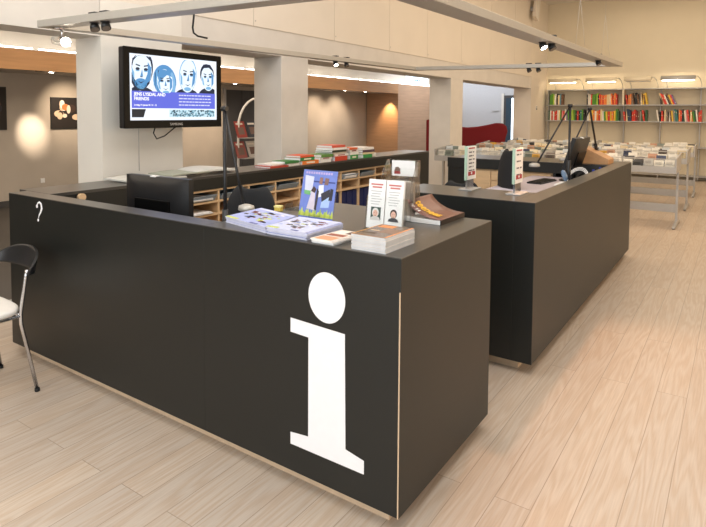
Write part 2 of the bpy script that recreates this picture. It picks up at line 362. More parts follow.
for k, (y, z, h) in enumerate(((sh[0], .87, .03), (sh[0], .752, .02), (sh[6], .87, .05))):
    m_ = MB()
    for q in range(5): m_.box(-.27, .05+.004*q, q*h/5, .015+.006*(q % 3), .30-.006*q, (q+.8)*h/5)
    tag(m_.build('paper_pile', M['paper'], loc=None), ('white papers lying in the leftmost upper pigeonhole', 'white papers lying in the leftmost lower pigeonhole', 'small white papers in the pigeonhole right of the poster')[k], 'papers').location = (-3.72, y, z+.002)
def binder():
    t = thing('ring_binder', '', 'binder', (0, 0, 0), 0, 'blue binders in the counter pigeonholes')
    MB().box(-.26, .0, 0, 0, .039, .30).build('cover', M['binder'], t, bevel=.002)
    o = MB().box(0, .012, .06, .001, .027, .075).build('spine_label', M['paper'], t)
    return t
b0 = binder(); used = False; places = ['left of the poster', 'directly behind the poster', 'right of the poster', 'left of the white leaflets', 'behind the white leaflets', 'behind the leaflet rack']
for ci, c in enumerate((4, 5, 6, 7, 8)):
    for k in range(8):
        lab = 'dark blue binder, %s in the %s pigeonhole from the right' % (ORD[k+1], ORD[5-ci])
        o = b0 if not used else dup(b0, (0, 0, 0)); used = True
        o.location = (-3.73 - .004*(k % 3), sh[c]+.014+k*.043, .418); o['label'] = lab
# newspapers heaped on the counter by the white column
def sheet(name, pts, z, th, m, lab, curl=.02, cat='newspaper', group=None):
    p = [Vector((*q, z)) for q in pts]
    def fn(u, v):
        a = p[0].lerp(p[1], u); c = p[3].lerp(p[2], u); q = a.lerp(c, v); q.z += curl*(math.sin(u*PI*1.3)*.5+.5)*(.4+.6*v); return q
    mb = MB().m(m); mb.grid(fn, 10, 8, th)
    return tag(mb.build(name, None, loc=tuple(p[0])), lab, cat, group)
newsm = cmat((196, 194, 186)); newsg = cmat((152, 154, 138))
sheet('newspaper', [(-3.73, 2.62), (-3.74, 3.14), (-4.05, 3.10), (-4.07, 2.60)], 1.095, .012, newsm, 'grey newspaper under the others behind the black monitor', .018, group='newspapers on the counter')
sheet('newspaper', [(-3.75, 3.00), (-3.78, 3.42), (-4.06, 3.45), (-4.03, 2.98)], 1.108, .008, newsg, 'greenish newspaper with dark pictures in the middle of the heap', .012, group='newspapers on the counter')
sheet('newspaper', [(-3.80, 3.28), (-3.78, 3.74), (-4.06, 3.80), (-4.07, 3.30)], 1.105, .012, newsm, 'pale newspaper nearest the books, right end of the heap', .03, group='newspapers on the counter')

# books on the counter: (y, x_front, z, thickness, length along y, depth, colour of the spine, label)
W_ = (232, 226, 218)
BK = [
 (4.12, -3.71, 0, .018, .27, .21, (176, 60, 40), 'thin red book lying alone at the left end of the row'),
 (4.20, -3.76, .018, .014, .24, .20, W_, 'white booklet lying on the thin red book'),
 (4.40, -3.74, 0, .028, .20, .24, W_, 'white book under the small green book'),
 (4.36, -3.73, .028, .024, .22, .18, (52, 120, 56), 'small green book second from the left end'),
 (4.62, -3.72, 0, .040, .28, .25, (222, 120, 50), 'thick orange book at the bottom, under the green and red ones'),
 (4.60, -3.73, .040, .034, .24, .22, (40, 128, 66), 'green book lying on the thick orange book'),
 (4.60, -3.73, .074, .022, .23, .20, (214, 86, 50), 'orange red book on top of the green book'),
 (4.94, -3.73, 0, .030, .20, .26, W_, 'white book right of the thick orange book'),
 (4.95, -3.74, .030, .026, .22, .24, W_, 'white book under the leafy green one'),
 (4.96, -3.73, .056, .030, .22, .20, (92, 134, 62), 'leaf green book with cream edge, left of the tall stack'),
 (5.20, -3.72, 0, .050, .24, .26, (196, 66, 42), 'thick red book at the foot of the tall stack'),
 (5.22, -3.74, .050, .026, .27, .26, W_, 'white book above the thick red one in the tall stack'),
 (5.18, -3.74, .076, .024, .27, .25, (206, 196, 178), 'cream book in the middle of the tall stack'),
 (5.16, -3.73, .100, .022, .28, .24, (52, 58, 44), 'dark green book near the top of the tall stack'),
 (5.17, -3.73, .122, .028, .28, .24, W_, 'white book with red print, second from the top of the tall stack'),
 (5.17, -3.74, .150, .026, .26, .22, (204, 82, 60), 'red book topmost of the tall stack'),
 (5.52, -3.73, 0, .050, .16, .24, (56, 140, 70), 'green book at the foot of the stack right of the tall one'),
 (5.53, -3.74, .050, .032, .18, .24, W_, 'white book in the middle of the stack right of the tall one'),
 (5.52, -3.74, .082, .030, .18, .22, W_, 'white book second from the top, right of the tall stack'),
 (5.50, -3.73, .112, .024, .17, .20, (216, 96, 50), 'orange book topmost, right of the tall stack'),
 (5.78, -3.72, 0, .040, .20, .24, (48, 144, 74), 'green book at the foot of the rightmost stack'),
 (5.80, -3.74, .040, .024, .26, .24, (220, 196, 160), 'cream book second from the bottom of the rightmost stack'),
 (5.80, -3.74, .064, .028, .27, .24, (84, 60, 72), 'book with dark purple spine in the rightmost stack'),
 (5.80, -3.75, .092, .030, .27, .24, W_, 'white book topmost of the rightmost stack'),
 (6.08, -3.78, 0, .045, .09, .20, W_, 'small white book leaning flat at the right end of the row'),
]
def flatbook(name, y, xf, z, th, ly, dp, col, lab, group, rz=0.0):
    t = thing(name, lab, 'book', (xf, y, z), rz, group)
    m = cmat(col, .5)
    MB().m(m).box(-dp, 0, 0, 0, ly, .003).box(-dp, 0, th-.003, 0, ly, th).box(-.003, 0, 0, 0, ly, th).build('cover', None, t, bevel=.0008)
    MB().box(-dp+.004, .004, .003, -.003, ly-.004, th-.003).build('pages', M['paper'], t)
    if th > .022 and int(y*100) % 3 == 0: MB().box(0, ly*.25, th*.3, .0006, ly*.75, th*.7).build('spine_label', cmat((150, 60, 48) if sum(col) > 560 else (225, 214, 190)), t)
    return t
for i, (y, xf, z, th, ly, dp, col, lab) in enumerate(BK):
    flatbook('book', y, xf, TOP+z, th, ly, dp, col, lab, 'books piled on the long counter', 0)

# ------------------------------------------------------------------ desk B (behind)
t = thing('reception_desk', 'second black reception desk farther back, with two info signs on it', 'reception desk', (-1.015, 3.51, 0))
def D(*a): return (a[0]+1.015, a[1]-3.51, a[2], a[3]+1.015, a[4]-3.51, a[5])
def slab(name, x0, y0, z0, x1, y1, z1):
    MB().m(M['black']).box(*D(x0, y0, z0, x1, y1, z1-.004)).m(M['blacktop_lit']).box(*D(x0, y0, z1-.004, x1, y1, z1)).build(name, None, t, bevel=.0015)
slab('front_counter', -2.0, 3.51, BOT, -1.145, 3.97, TOP)
slab('side_panel', -1.145, 3.51, BOT, -1.015, 7.24, TOP)
slab('rear_counter', -3.0, 6.60, .96, -1.145, 7.24, TOP)
MB().box(*D(-3.0, 6.62, BOT, -2.72, 7.24, .96)).box(*D(-2.72, 7.20, BOT, -1.145, 7.24, .96)).box(*D(-1.72, 6.62, BOT, -1.69, 7.20, .96)).build('rear_panel', M['black'], t)
MB().box(*D(-1.95, 3.97, .89, -1.145, 6.60, .92)).build('worktop', M['lilac'], t, bevel=.003)
MB().box(*D(-1.94, 3.58, 0, -1.12, 3.62, BOT)).box(*D(-1.12-.04, 3.62, 0, -1.12, 7.14, BOT)).box(*D(-2.95, 7.10, 0, -1.16, 7.14, BOT)).build('plinth', M['plinth'], t)
# drawer cabinet under the rear counter
t = thing('drawer_cabinet', 'birch drawer cabinet with three small drawers under the second desk', 'cabinet', (-2.71, 6.62, 0))
MB().box(0, .02, .06, .98, .42, .955).build('body', M['wood'], t, bevel=.003)
MB().box(.03, .05, 0, .95, .4, .06).build('plinth', M['blackplastic'], t)
for k in range(3):
    d = B(.27, 0, .73-.095*k, .57, .02, .82-.095*k).build('drawer', M['wood'], t, bevel=.002)
    MB().tube([(.35, -.02, .775-.095*k), (.49, -.02, .775-.095*k)], .007, 8).build('handle', M['chrome'], d)
d = B(.01, 0, .08, .26, .02, .94).build('door', M['wood'], t, bevel=.002); MB().tube([(.23, 0, .6), (.23, -.02, .6)], .012).build('knob', M['chrome'], d)
d = B(.58, 0, .08, .97, .02, .82).build('door', M['wood'], t, bevel=.002); MB().tube([(.62, 0, .6), (.62, -.02, .6)], .012).build('knob', M['chrome'], d)
d = B(.27, 0, .83, .97, .02, .94).build('drawer', M['wood'], t, bevel=.002); MB().tube([(.48, 0, .885), (.48, -.015, .885)], .012).build('lock', M['blackplastic'], d)

# ------------------------------------------------------------------ info signs on desk B
def info_sign(x, y, lab, rows):
    t = thing('info_sign', lab, 'sign', (x, y, TOP), 0, 'info signs on the second desk')
    MB().box(-.055, -.02, 0, .045, .17, .008).build('base', M['steel'], t, bevel=.002)
    MB().box(-.012, .01, .008, .0, .13, .10).build('stem', M['chrome'], t)
    g = MB().box(-.018, 0, .07, -.002, .17, .31).build('glass_plate', M['greenglass'], t, bevel=.001)
    p = MB().box(-.002, .012, .072, .001, .168, .308).build('notice', M['paper'], t)
    k = MB()
    for i in range(rows):
        z = .262-.026*i*(7/rows)
        k.box(.001, .035, z, .0018, .085 + .01*(i % 2), z+.009); k.box(.001, .105, z, .0018, .138-.01*((i+1) % 3), z+.009)
    k.build('print', cmat((90, 84, 92)), p)
    MB().box(.001, .03, .29, .002, .14, .299).build('red_heading', cmat((170, 40, 46)), p)
    MB().box(.001, .025, .10, .002, .15, .128).build('red_bar', cmat((170, 40, 46)), p)
    MB().prism([(.085, .104), (.10, .117), (.085, .126), (.07, .117)], 'x', .002, .0026).build('emblem', M['white'], p)
info_sign(-1.580, 3.80, 'glass info sign with many text rows, left one on the second desk', 7)
info_sign(-1.232, 3.78, 'glass info sign with few text rows, right one near the desk corner', 4)

# ------------------------------------------------------------------ desk lamps with long thin arms
def desk_lamp(lab, base, top, head, z0, thick=True):
    t = thing('desk_lamp', lab, 'lamp', (base[0], base[1], z0), 0, 'black long arm desk lamps')
    b = Vector((0, 0, 0)); tp = Vector((top[0]-base[0], top[1]-base[1], top[2]-z0)); h = Vector((head[0]-base[0], head[1]-base[1], head[2]-z0))
    MB().lathe([(.09, 0), (.09, .012), (.03, .02), (.016, .03)], seg=24).build('base', M['blackplastic'], t)
    MB().tube([(0, 0, .02), tp], .011, 10).tube([(0, 0, .03), tp*(.34)], .019, 10).build('lower_arm', M['blackplastic'], t)
    MB().tube([tp+Vector((.0, .0, .0)), h], .008, 10).build('upper_arm', M['blackplastic'], t)
    MB().tube([tp+Vector((-.02, 0, 0)), tp+Vector((.02, 0, 0))], .016, 12).build('joint', M['blackplastic'], t)
    d = (h-tp); d.z = 0; d = d.normalized() if d.length > 0 else Vector((-1, 0, 0))
    q = MB().lathe([(.022, .02), (.05, .008), (.055, -.02), (.045, -.025)], seg=20)
    q.xform(Matrix.Translation(h + d*.03 + Vector((0, 0, -.01))) @ Matrix.Scale(1.25, 4, (d.x, d.y, 0)) @ Matrix.Scale(.8, 4))
    q.build('lamp_head', M['alu'], t)
desk_lamp('tall black desk lamp standing by the monitor on the i desk', (-2.50, 2.38), (-2.50, 2.38, 1.64), (-2.30, 2.33, 1.10), .74)
desk_lamp('black desk lamp with pale head reaching left over the second desk', (-1.33, 5.66), (-1.33, 5.66, 1.70), (-1.54, 5.36, 1.165), .92)
desk_lamp('black desk lamp behind the monitor at the far end of the second desk', (-1.345, 7.10), (-1.31, 6.42, 1.68), (-1.50, 6.30, 1.16), TOP)

# ------------------------------------------------------------------ monitors and desk stuff
def monitor(lab, loc, rz, w, h, stem, tilt=0, wood=False):
    t = thing('computer_monitor', lab, 'monitor', loc, rz)
    MB().lathe([(.12, 0), (.12, .01), (.03, .018)], seg=24).build('base', M['blackplastic'], t)
    MB().box(-.03, -.02, .01, .03, .01, stem+.1).build('stem', M['blackplastic'], t, bevel=.004)
    T_ = Matrix.Translation((0, 0, stem)) @ Matrix.Rotation(tilt, 4, 'X')
    def fn(u, v):
        x = (u-.5)*w; z = v*h; r = max(abs(u-.5)*2, abs(v-.5)*2); return (x, -.02-.035*(1-r**4), z)
    a = MB(); a.grid(fn, 16, 12); a.xform(T_); a.build('rear_shell', M['blackplastic'], t)
    MB().box(-w/2, -.022, 0, w/2, .02, h, T_).build('bezel', M['blackplastic'], t, bevel=.004)
    MB().box(-w/2+.02, .02, .025, w/2-.02, .021, h-.02, T_).build('screen', emat((70, 84, 104), .5), t)
    MB().box(-w*.28, -.062, h*.12, w*.28, -.05, h*.58, T_).build('vesa_cover', M['glossblack'], t, bevel=.004)
    o = MB().box(-.05, -.028, h-.004, 0, .006, h+.004, T_).build('sticker', M['paper'], t)
monitor('black computer monitor seen from behind on the i desk', (-3.045, 2.33, .74), R(1), .60, .335, .135)
monitor('black computer monitor tilted on the second desk beside the lamp', (-1.46, 6.32, .92), R(88), .56, .33, .145, R(17))
t = thing('keyboard', 'flat black keyboard on the pale worktop of the second desk', 'keyboard', (-1.67, 6.0, .92), R(84))
MB().box(-.21, -.075, 0, .21, .075, .016).build('body', M['blackplastic'], t, bevel=.004)
m_ = MB()
for r_ in range(5):
    for c_ in range(14): m_.box(-.195+.028*c_, -.065+.026*r_, .016, -.172+.028*c_, -.043+.026*r_, .022)
m_.build('keys', M['glossblack'], t)
mo = MB().lathe([(.001, 0), (.03, .004), (.036, .018), (.028, .034), (.006, .042)], seg=20).xform(Matrix.Translation((0, 0, .058)) @ Matrix.Rotation(R(70), 4, 'Y') @ Matrix.Scale(1.5, 4, (1, 0, 0)))
tag(mo.build('computer_mouse', cmat((96, 120, 148), .25)), 'blue grey computer mouse propped up beside the cables on the second desk', 'mouse').location = (-1.27, 5.19, 1.021)
tag(MB().box(-.06, -.12, 0, .06, .12, .10).build('cable_box', M['paper'], bevel=.006), 'white cable box under the blue grey mouse', 'box').location = (-1.25, 5.19, .92)
def coil(name, c, r, n, m, lab, z, tilt=.5):
    pts = []
    for k in range(n*18):
        a = 2*PI*k/18; rr = r*(1-.18*k/(n*18)); pts.append((c[0]+rr*math.cos(a), c[1]+1.5*rr*math.sin(a), z+.006+tilt*rr*(1+math.sin(a))))
    tag(MB().tube(pts, .0038, 6).build(name, m, loc=c+(z,)), lab, 'cable')
coil('cable', (-1.25, 5.64), .095, 3, M['paper'], 'white coiled cable on the second desk in front of the monitor', .92, 1.0)
coil('cable', (-1.26, 5.95), .07, 2, M['blackplastic'], 'black coiled cable behind the white one on the second desk', .92, 1.0)
for x, y, c, lab in ((-1.20, 6.12, (60, 84, 160), 'blue capped bottle standing by the coiled cables'), (-1.20, 6.45, (170, 190, 214), 'clear bottle with a blue cap near the far lamp')):
    t = thing('small_bottle', lab, 'bottle', (x, y, .92), 0, 'small bottles on the second desk')
    MB().lathe([(.02, 0), (.022, .01), (.022, .09), (.009, .11), (.009, .125)], seg=16).build('body', cmat(c, .2), t)
    MB().lathe([(.012, .12), (.012, .145), (.008, .15)], seg=16).build('cap', cmat((30, 60, 170), .4), t)
def polysheet(name, pts, z, m, lab, cat='paper', th=.002, group=None):
    return tag(MB().prism(pts, 'z', z, z+th).build(name, m, loc=(pts[0][0], pts[0][1], z)), lab, cat, group)
polysheet('paper_sheet', [(-1.80, 4.25), (-1.55, 4.20), (-1.50, 4.60), (-1.76, 4.66)], .92, M['paper'], 'white paper sheet on the worktop behind the right info sign')
polysheet('paper_sheet', [(-1.45, 4.15), (-1.20, 4.2), (-1.22, 4.55), (-1.47, 4.5)], .92, cmat((222, 214, 226)), 'lilac paper sheet nearest the desk corner')
polysheet('paper_sheet', [(-1.9, 4.9), (-1.62, 4.85), (-1.6, 5.25), (-1.88, 5.3)], .92, cmat((214, 206, 216)), 'pale paper sheet in front of the office chair')
# wooden letter box on the rear counter
t = thing('wooden_organizer', 'slant topped wooden desk organizer on the rear counter', 'organizer', (-1.56, 6.68, TOP))
MB().prism([(0, 0), (.40, 0), (.40, .055), (.10, .20), (0, .21)], 'y', 0, .30).build('body', M['oakpanel'], t, bevel=.003)
MB().prism([(.015, .02), (.08, .02), (.08, .17), (.015, .18)], 'y', -.004, 0).build('recess', cmat((150, 100, 60)), t)

# ------------------------------------------------------------------ office chairs
def office_chair(lab, loc, rz, hb=1.10, sz=.50):
    t = thing('office_chair', lab, 'chair', loc, rz, 'black office chairs behind the desks')
    hb -= 0
    def back(u, v):
        w = .21*(1-.50*abs(2*v-1.0)**5)*(1-.10*v); x = (2*u-1)*w
        return (x, .22-.05*(2*u-1)**2+.03*math.sin(v*PI), sz+.10+v*(hb-sz-.10))
    MB().grid(back, 12, 12, .045).build('backrest', M['fabric'], t, subdiv=1)
    def seat(u, v):
        x = (2*u-1)*.24*(1-.25*abs(2*v-1)**4); y = (2*v-1)*.23*(1-.2*abs(2*u-1)**4)-.02
        return (x, y, sz+.01-.02*((2*u-1)**2))
    MB().grid(seat, 10, 10, .06).build('seat', M['fabric'], t, subdiv=1)
    MB().tube([(0, .20, sz-.04), (0, .30, sz+.02), (0, .27, sz+.22)], .018, 8).build('back_bracket', M['blackplastic'], t)
    MB().tube([(0, 0, .09), (0, 0, sz-.05)], .028, 12).build('gas_column', M['blackplastic'], t)
    for k in range(5):
        a = 2*PI*k/5+.3; e = Vector((math.cos(a)*.28, math.sin(a)*.28, .065))
        l = MB().tube([(0, 0, .11), e], [.025, .014], 8).build('leg', M['blackplastic'], t)
        MB().tube([e+Vector((-.02*math.sin(a), .02*math.cos(a), -.037)), e+Vector((.02*math.sin(a), -.02*math.cos(a), -.037))], .028, 12).build('castor', M['rubber'], l)
office_chair('black office chair at the i desk, behind the blue brochures', (-2.57, 2.88, 0), R(182), 1.135)
office_chair('black office chair showing only its top behind the left info sign', (-1.86, 4.66, 0), R(170), 1.04, .48)
office_chair('tall black office chair between the two info signs', (-1.64, 5.52, 0), R(135), 1.27, .62)

# ------------------------------------------------------------------ chair in front of the desk
t = thing('visitor_chair', 'chrome legged chair with white seat and black curved backrest at the left edge', 'chair', (-3.565, 1.515, 0), R(-3))
def br(u, v):
    a = v*PI; sn = max(0, math.sin(a)); lo = .690-.008*sn; hi = .700+.108*sn**.75
    return (.235*math.cos(a), .135+.085*sn+.03*u*sn, lo+(hi-lo)*u)
MB().grid(br, 8, 28, .014).build('backrest', M['blackplastic'], t)
for s_ in (1, -1):
    MB().tube([(s_*.222, .142, .715), (s_*.222, .135, .68), (s_*.217, .105, .47), (s_*.219, .105, .41), (s_*.245, .172, .012)], .0105, 12).build('rear_leg', M['chrome'], t)
    MB().tube([(s_*.20, -.22, .445), (s_*.225, -.26, .30), (s_*.245, -.30, .012)], .0105, 12).build('front_leg', M['chrome'], t)
    MB().tube([(s_*.245, .172, .0), (s_*.245, .172, .018)], .014, 12).build('rubber_foot', M['rubber'], t)
    MB().tube([(s_*.245, -.30, .0), (s_*.245, -.30, .018)], .014, 12).build('rubber_foot', M['rubber'], t)
MB().tube([(.217, .105, .455), (.20, -.22, .445), (-.20, -.22, .445), (-.217, .105, .455), (.217, .105, .455)], .009, 8).build('seat_frame', M['chrome'], t)
def sup(r): return [(r*.235*math.copysign(abs(math.cos(a))**.55, math.cos(a)), -.085+r*.22*math.copysign(abs(math.sin(a))**.55, math.sin(a))) for a in [2*PI*k/48 for k in range(48)]]
MB().prism(sup(1), 'z', .462, .500, smooth=True).build('seat', M['seat'], t, bevel=.014)

# ------------------------------------------------------------------ leaflets, booklets and stands on the i desk
def quadstack(name, pts, n, th, colf, labels, group, cat='brochure', fan=.003):
    """n booklets, one object each; pts is the footprint (front left, front right, back right, back left)"""
    c = sum((Vector((*p, 0)) for p in pts), Vector())/4
    for i in range(n):
        j = (random.uniform(-fan, fan), random.uniform(-fan, fan))
        P = [((p[0]-c.x)+j[0], (p[1]-c.y)+j[1]) for p in pts]
        top = i == n-1
        t = thing(name, labels[1] if top else labels[0], cat, (c.x, c.y, TOP+i*th), 0, group)
        MB().prism(P, 'z', .0004, th-.0006).build('pages', colf(i)[0], t)
        cv = MB(); cv.m(colf(i)[1]).prism(P, 'z', th-.0006, th)
        if top:
            q = [Vector((*p, 0)) for p in P]
            def at(u, v): return q[0].lerp(q[1], u).lerp(q[3].lerp(q[2], u), v)
            rnd = random.Random(len(pts)+n)
            for (u0, v0, u1, v1, col) in colf('art'):
                cv.m(cmat(col)).prism([tuple(at(a, b)[:2]) for a, b in ((u0, v0), (u1, v0), (u1, v1), (u0, v1))], 'z', th, th+.0004)
        cv.build('cover', None, t)
blue = (118, 128, 196); lb = (168, 176, 222)
def art_blue(seed):
    rnd = random.Random(seed); a = [(0, 0, .30, .09, (190, 198, 110)), (.62, 0, .8, .06, (90, 96, 150)), (.03, .88, .97, .97, (206, 208, 236))]
    for k in range(48):
        u, v = rnd.uniform(.08, .85), rnd.uniform(.14, .78); s = rnd.uniform(.04, .13)
        a.append((u, v, min(1, u+s), v+s*.7, rnd.choice([(60, 56, 60), (226, 220, 222), (120, 70, 60), (150, 165, 214), (190, 200, 90), (200, 196, 210)])))
    return a
def cf(seed):
    return lambda i: art_blue(seed) if i == 'art' else (cmat((206, 206, 224)), cmat(lb if i % 2 else (196, 200, 228)))
quadstack('brochure', [(-2.07, 1.98), (-1.735, 1.90), (-1.79, 2.19), (-2.10, 2.27)], 6, .005, cf(3), ('blue and white brochure under the top one of the left pile', 'top brochure of the left pile, blue with yellow green edge'), 'blue brochures in the left pile', fan=.006)
quadstack('brochure', [(-1.72, 1.885), (-1.495, 1.885), (-1.50, 2.16), (-1.75, 2.16)], 7, .0052, cf(5), ('blue and white brochure under the top one of the pile below the poster', 'top brochure of the pile below the blue poster'), 'blue brochures in the right pile', fan=.005)
def cfl(i):
    if i == 'art': return [(.1, .05, .9, .35, (214, 150, 110)), (.1, .42, .9, .6, (150, 84, 60)), (.15, .66, .6, .9, (236, 226, 214)), (.6, .7, .95, .95, (96, 66, 54))]
    return (M['paper'], cmat((226, 212, 198)))
quadstack('leaflet', [(-1.455, 1.872), (-1.345, 1.872), (-1.335, 2.085), (-1.445, 2.085)], 5, .004, cfl, ('white leaflet under the top one in the small pile', 'top leaflet of the small pile, brown and orange print'), 'small leaflets at the desk edge', 'leaflet', fan=.008)
def cfb(i):
    if i == 'art': return [(0, 0, .03, 1, (206, 150, 80)), (.03, 0, 1, .04, (150, 110, 76)), (.1, .75, .55, .95, (206, 130, 70)), (.45, .35, .95, .7, (132, 104, 84)), (.1, .2, .5, .3, (86, 72, 58)), (.94, .05, 1, 1, (224, 150, 96)), (.15, .45, .4, .5, (214, 190, 160))]
    return (cmat((206, 206, 208)), cmat((106, 84, 64), .25) if i == 9 else cmat((222, 208, 196)))
quadstack('booklet', [(-1.262, 1.878), (-1.105, 1.878), (-1.105, 2.115), (-1.262, 2.115)], 10, .0062, cfb, ('white edged booklet in the thick stack at the desk corner', 'glossy brown booklet on top of the thick corner stack'), 'booklets in the thick corner stack', 'booklet', fan=.0025)

# blue poster in a clear stand
t = thing('poster_stand', 'blue poster of cartoon figures on grass in a clear stand', 'poster', (-1.735, 2.25, TOP), 0)
TL = Matrix.Rotation(R(-12), 4, 'X')
MB().box(-.106, 0, .006, .106, .002, .256, TL).build('poster', cmat((112, 130, 200)), t)
p = t.children[0]
m_ = MB(); ft = -.0012
def pr_(m, pts, k=1): m_.m(cmat(m)); m_.prism(pts, 'y', -.0006*k, 0)
pr_((206, 208, 224), [(-.085, .145), (-.04, .135), (-.035, .222), (-.092, .228)])
pr_((110, 170, 110), [(-.085, .132), (-.05, .128), (-.045, .15), (-.088, .152)], 2)
pr_((206, 196, 206), [(-.06, .06), (-.01, .055), (-.018, .15), (-.038, .16)], 2)
pr_((70, 52, 48), [(-.045, .15), (-.03, .175), (-.012, .16), (-.02, .14)], 3)
pr_((60, 54, 60), [(-.012, .06), (.0, .055), (.006, .15), (-.008, .165)], 3)
pr_((58, 70, 130), [(-.035, .195), (.098, .195), (.098, .202), (-.035, .202)])
pr_((150, 110, 96), [(.0, .19), (.02, .186), (.022, .22), (.004, .222)], 3)
pr_((130, 100, 92), [(.034, .185), (.056, .185), (.06, .218), (.036, .22)], 3)
pr_((224, 226, 236), [(.005, .12), (.035, .13), (.03, .185), (.0, .18)], 2)
pr_((52, 50, 60), [(.03, .10), (.075, .13), (.07, .165), (.02, .14)], 3)
pr_((166, 190, 226), [(.025, .07), (.075, .075), (.08, .135), (.03, .125)], 2)
pr_((52, 50, 60), [(.07, .11), (.09, .11), (.092, .165), (.076, .17)], 3)
for k in range(20):
    x = -.1+.0105*k; pr_((196, 206, 92) if k % 3 else (166, 186, 84), [(x-.006, .022), (x+.008, .022), (x+.007, .045+.012*math.sin(k*2.3)), (x+.001, .05+.016*math.sin(k*1.7)), (x-.005, .042)], 2)
m_.xform(TL); m_.build('cartoon_print', None, p)
a = text_bm('FESTIVAL', .001); a.bm.free()
m_ = MB()
for k in range(11): m_.box(-.09+.0155*k, -.001, .236, -.09+.0155*k+.011, 0, .247)
m_.xform(TL); m_.build('title_print', cmat((190, 170, 210)), p)
MB().box(-.11, .003, .004, .11, .005, .24, TL).box(-.035, -.006, .0, .035, -.004, .035, TL).box(-.06, -.03, 0, .06, .07, .004).build('clear_stand', M['acrylic'], t)

# white double leaflet in a clear holder
t = thing('leaflet_holder', 'clear holder with two white leaflets showing small portraits', 'leaflet holder', (-1.345, 2.27, TOP), R(3))
TL = Matrix.Rotation(R(-8), 4, 'X')
MB().box(-.095, -.012, .0, .095, -.009, .155, TL).box(-.097, -.012, 0, -.094, .035, .15, TL).box(.094, -.012, 0, .097, .035, .15, TL).box(-.097, .012, 0, .097, .015, .20, TL).box(-.097, -.03, 0, .097, .08, .003).build('clear_holder', M['acrylic'], t)
for s_ in (-1, 1):
    x0 = -.092 if s_ < 0 else .002
    lf = MB().box(x0, -.006, .004, x0+.089, .008, .232, TL).build('leaflet', M['paper'], t)
    lf['label'] = 'white leaflet with %s' % ('a portrait of a white haired person' if s_ < 0 else 'a portrait of a dark haired person')
    m_ = MB().m(cmat((196, 110, 104)))
    for r_, (a_, b_) in enumerate(((.012, .075), (.02, .07))): m_.box(x0+a_, -.007, .205-.013*r_, x0+b_, -.006, .212-.013*r_)
    m_.m(cmat((176, 172, 172)))
    for r_ in range(6): m_.box(x0+.014+.004*(r_ % 2), -.0068, .175-.012*r_, x0+.072-.006*(r_ % 3), -.006, .178-.012*r_)
    cx = x0+.045
    if s_ < 0: m_.m(cmat((52, 72, 62))).box(x0+.02, -.007, .045, x0+.072, -.006, .103)
    hair = (226, 222, 218) if s_ < 0 else (52, 34, 30); skin = (222, 176, 156)
    hh = .078
    m_.m(cmat(hair)).prism(ell(cx, hh, .0175, .021, 18), 'y', -.0078, -.006)
    m_.m(cmat(skin)).prism(ell(cx, hh-.005, .0125, .017, 18), 'y', -.0084, -.006)
    m_.m(cmat((60, 60, 66) if s_ > 0 else (206, 200, 196))).prism([(cx-.027, .042), (cx+.027, .042), (cx+.022, .054), (cx+.008, .06), (cx-.008, .06), (cx-.022, .054)], 'y', -.0086, -.006)
    m_.m(cmat((80, 50, 46)))
    for e in (-1, 1): m_.prism(ell(cx+e*.005, hh-.002, .0018, .0012, 8), 'y', -.0088, -.006)
    m_.prism(ell(cx, hh-.014, .004, .0012, 8), 'y', -.0088, -.006)
    m_.xform(TL); m_.build('print', None, lf)

# clear rack with several pockets and a white card
t = thing('leaflet_rack', 'clear multi pocket leaflet rack topped by a white card', 'leaflet rack', (-1.425, 2.53, TOP), R(6))
m_ = MB()
for k in range(3): m_.box(-.085, -.03+.045*k, .0, .085, -.027+.045*k, .17+.045*k)
for s_ in (-1, 1): m_.prism([(-.03, 0), (.10, 0), (.10, .30), (.06, .30), (-.03, .17)], 'x', s_*.085-.0015, s_*.085+.0015)
m_.box(-.085, .097, 0, .085, .10, .30).box(-.085, -.03, 0, .085, .10, .004).build('rack', M['acrylic'], t)
c_ = B(-.066, .085, .215, .062, .09, .295).build('card', M['paper'], t)
MB().m(cmat((150, 46, 40))).box(-.052, .084, .225, -.018, .085, .24).m(cmat((120, 96, 84))).prism([(-.052, .24), (-.018, .24), (-.018, .252), (-.03, .262), (-.045, .26)], 'y', .0835, .085).build('picture', None, c_)
B(-.055, .055, .175, .05, .06, .195).build('label_strip', cmat((206, 200, 192)), t)
for k in range(2): MB().box(-.08+.085*k, .02, .005, -.005+.085*k, .045, .19).build('leaflet_bundle', cmat(((190, 178, 164), (176, 160, 146))[k]), t)

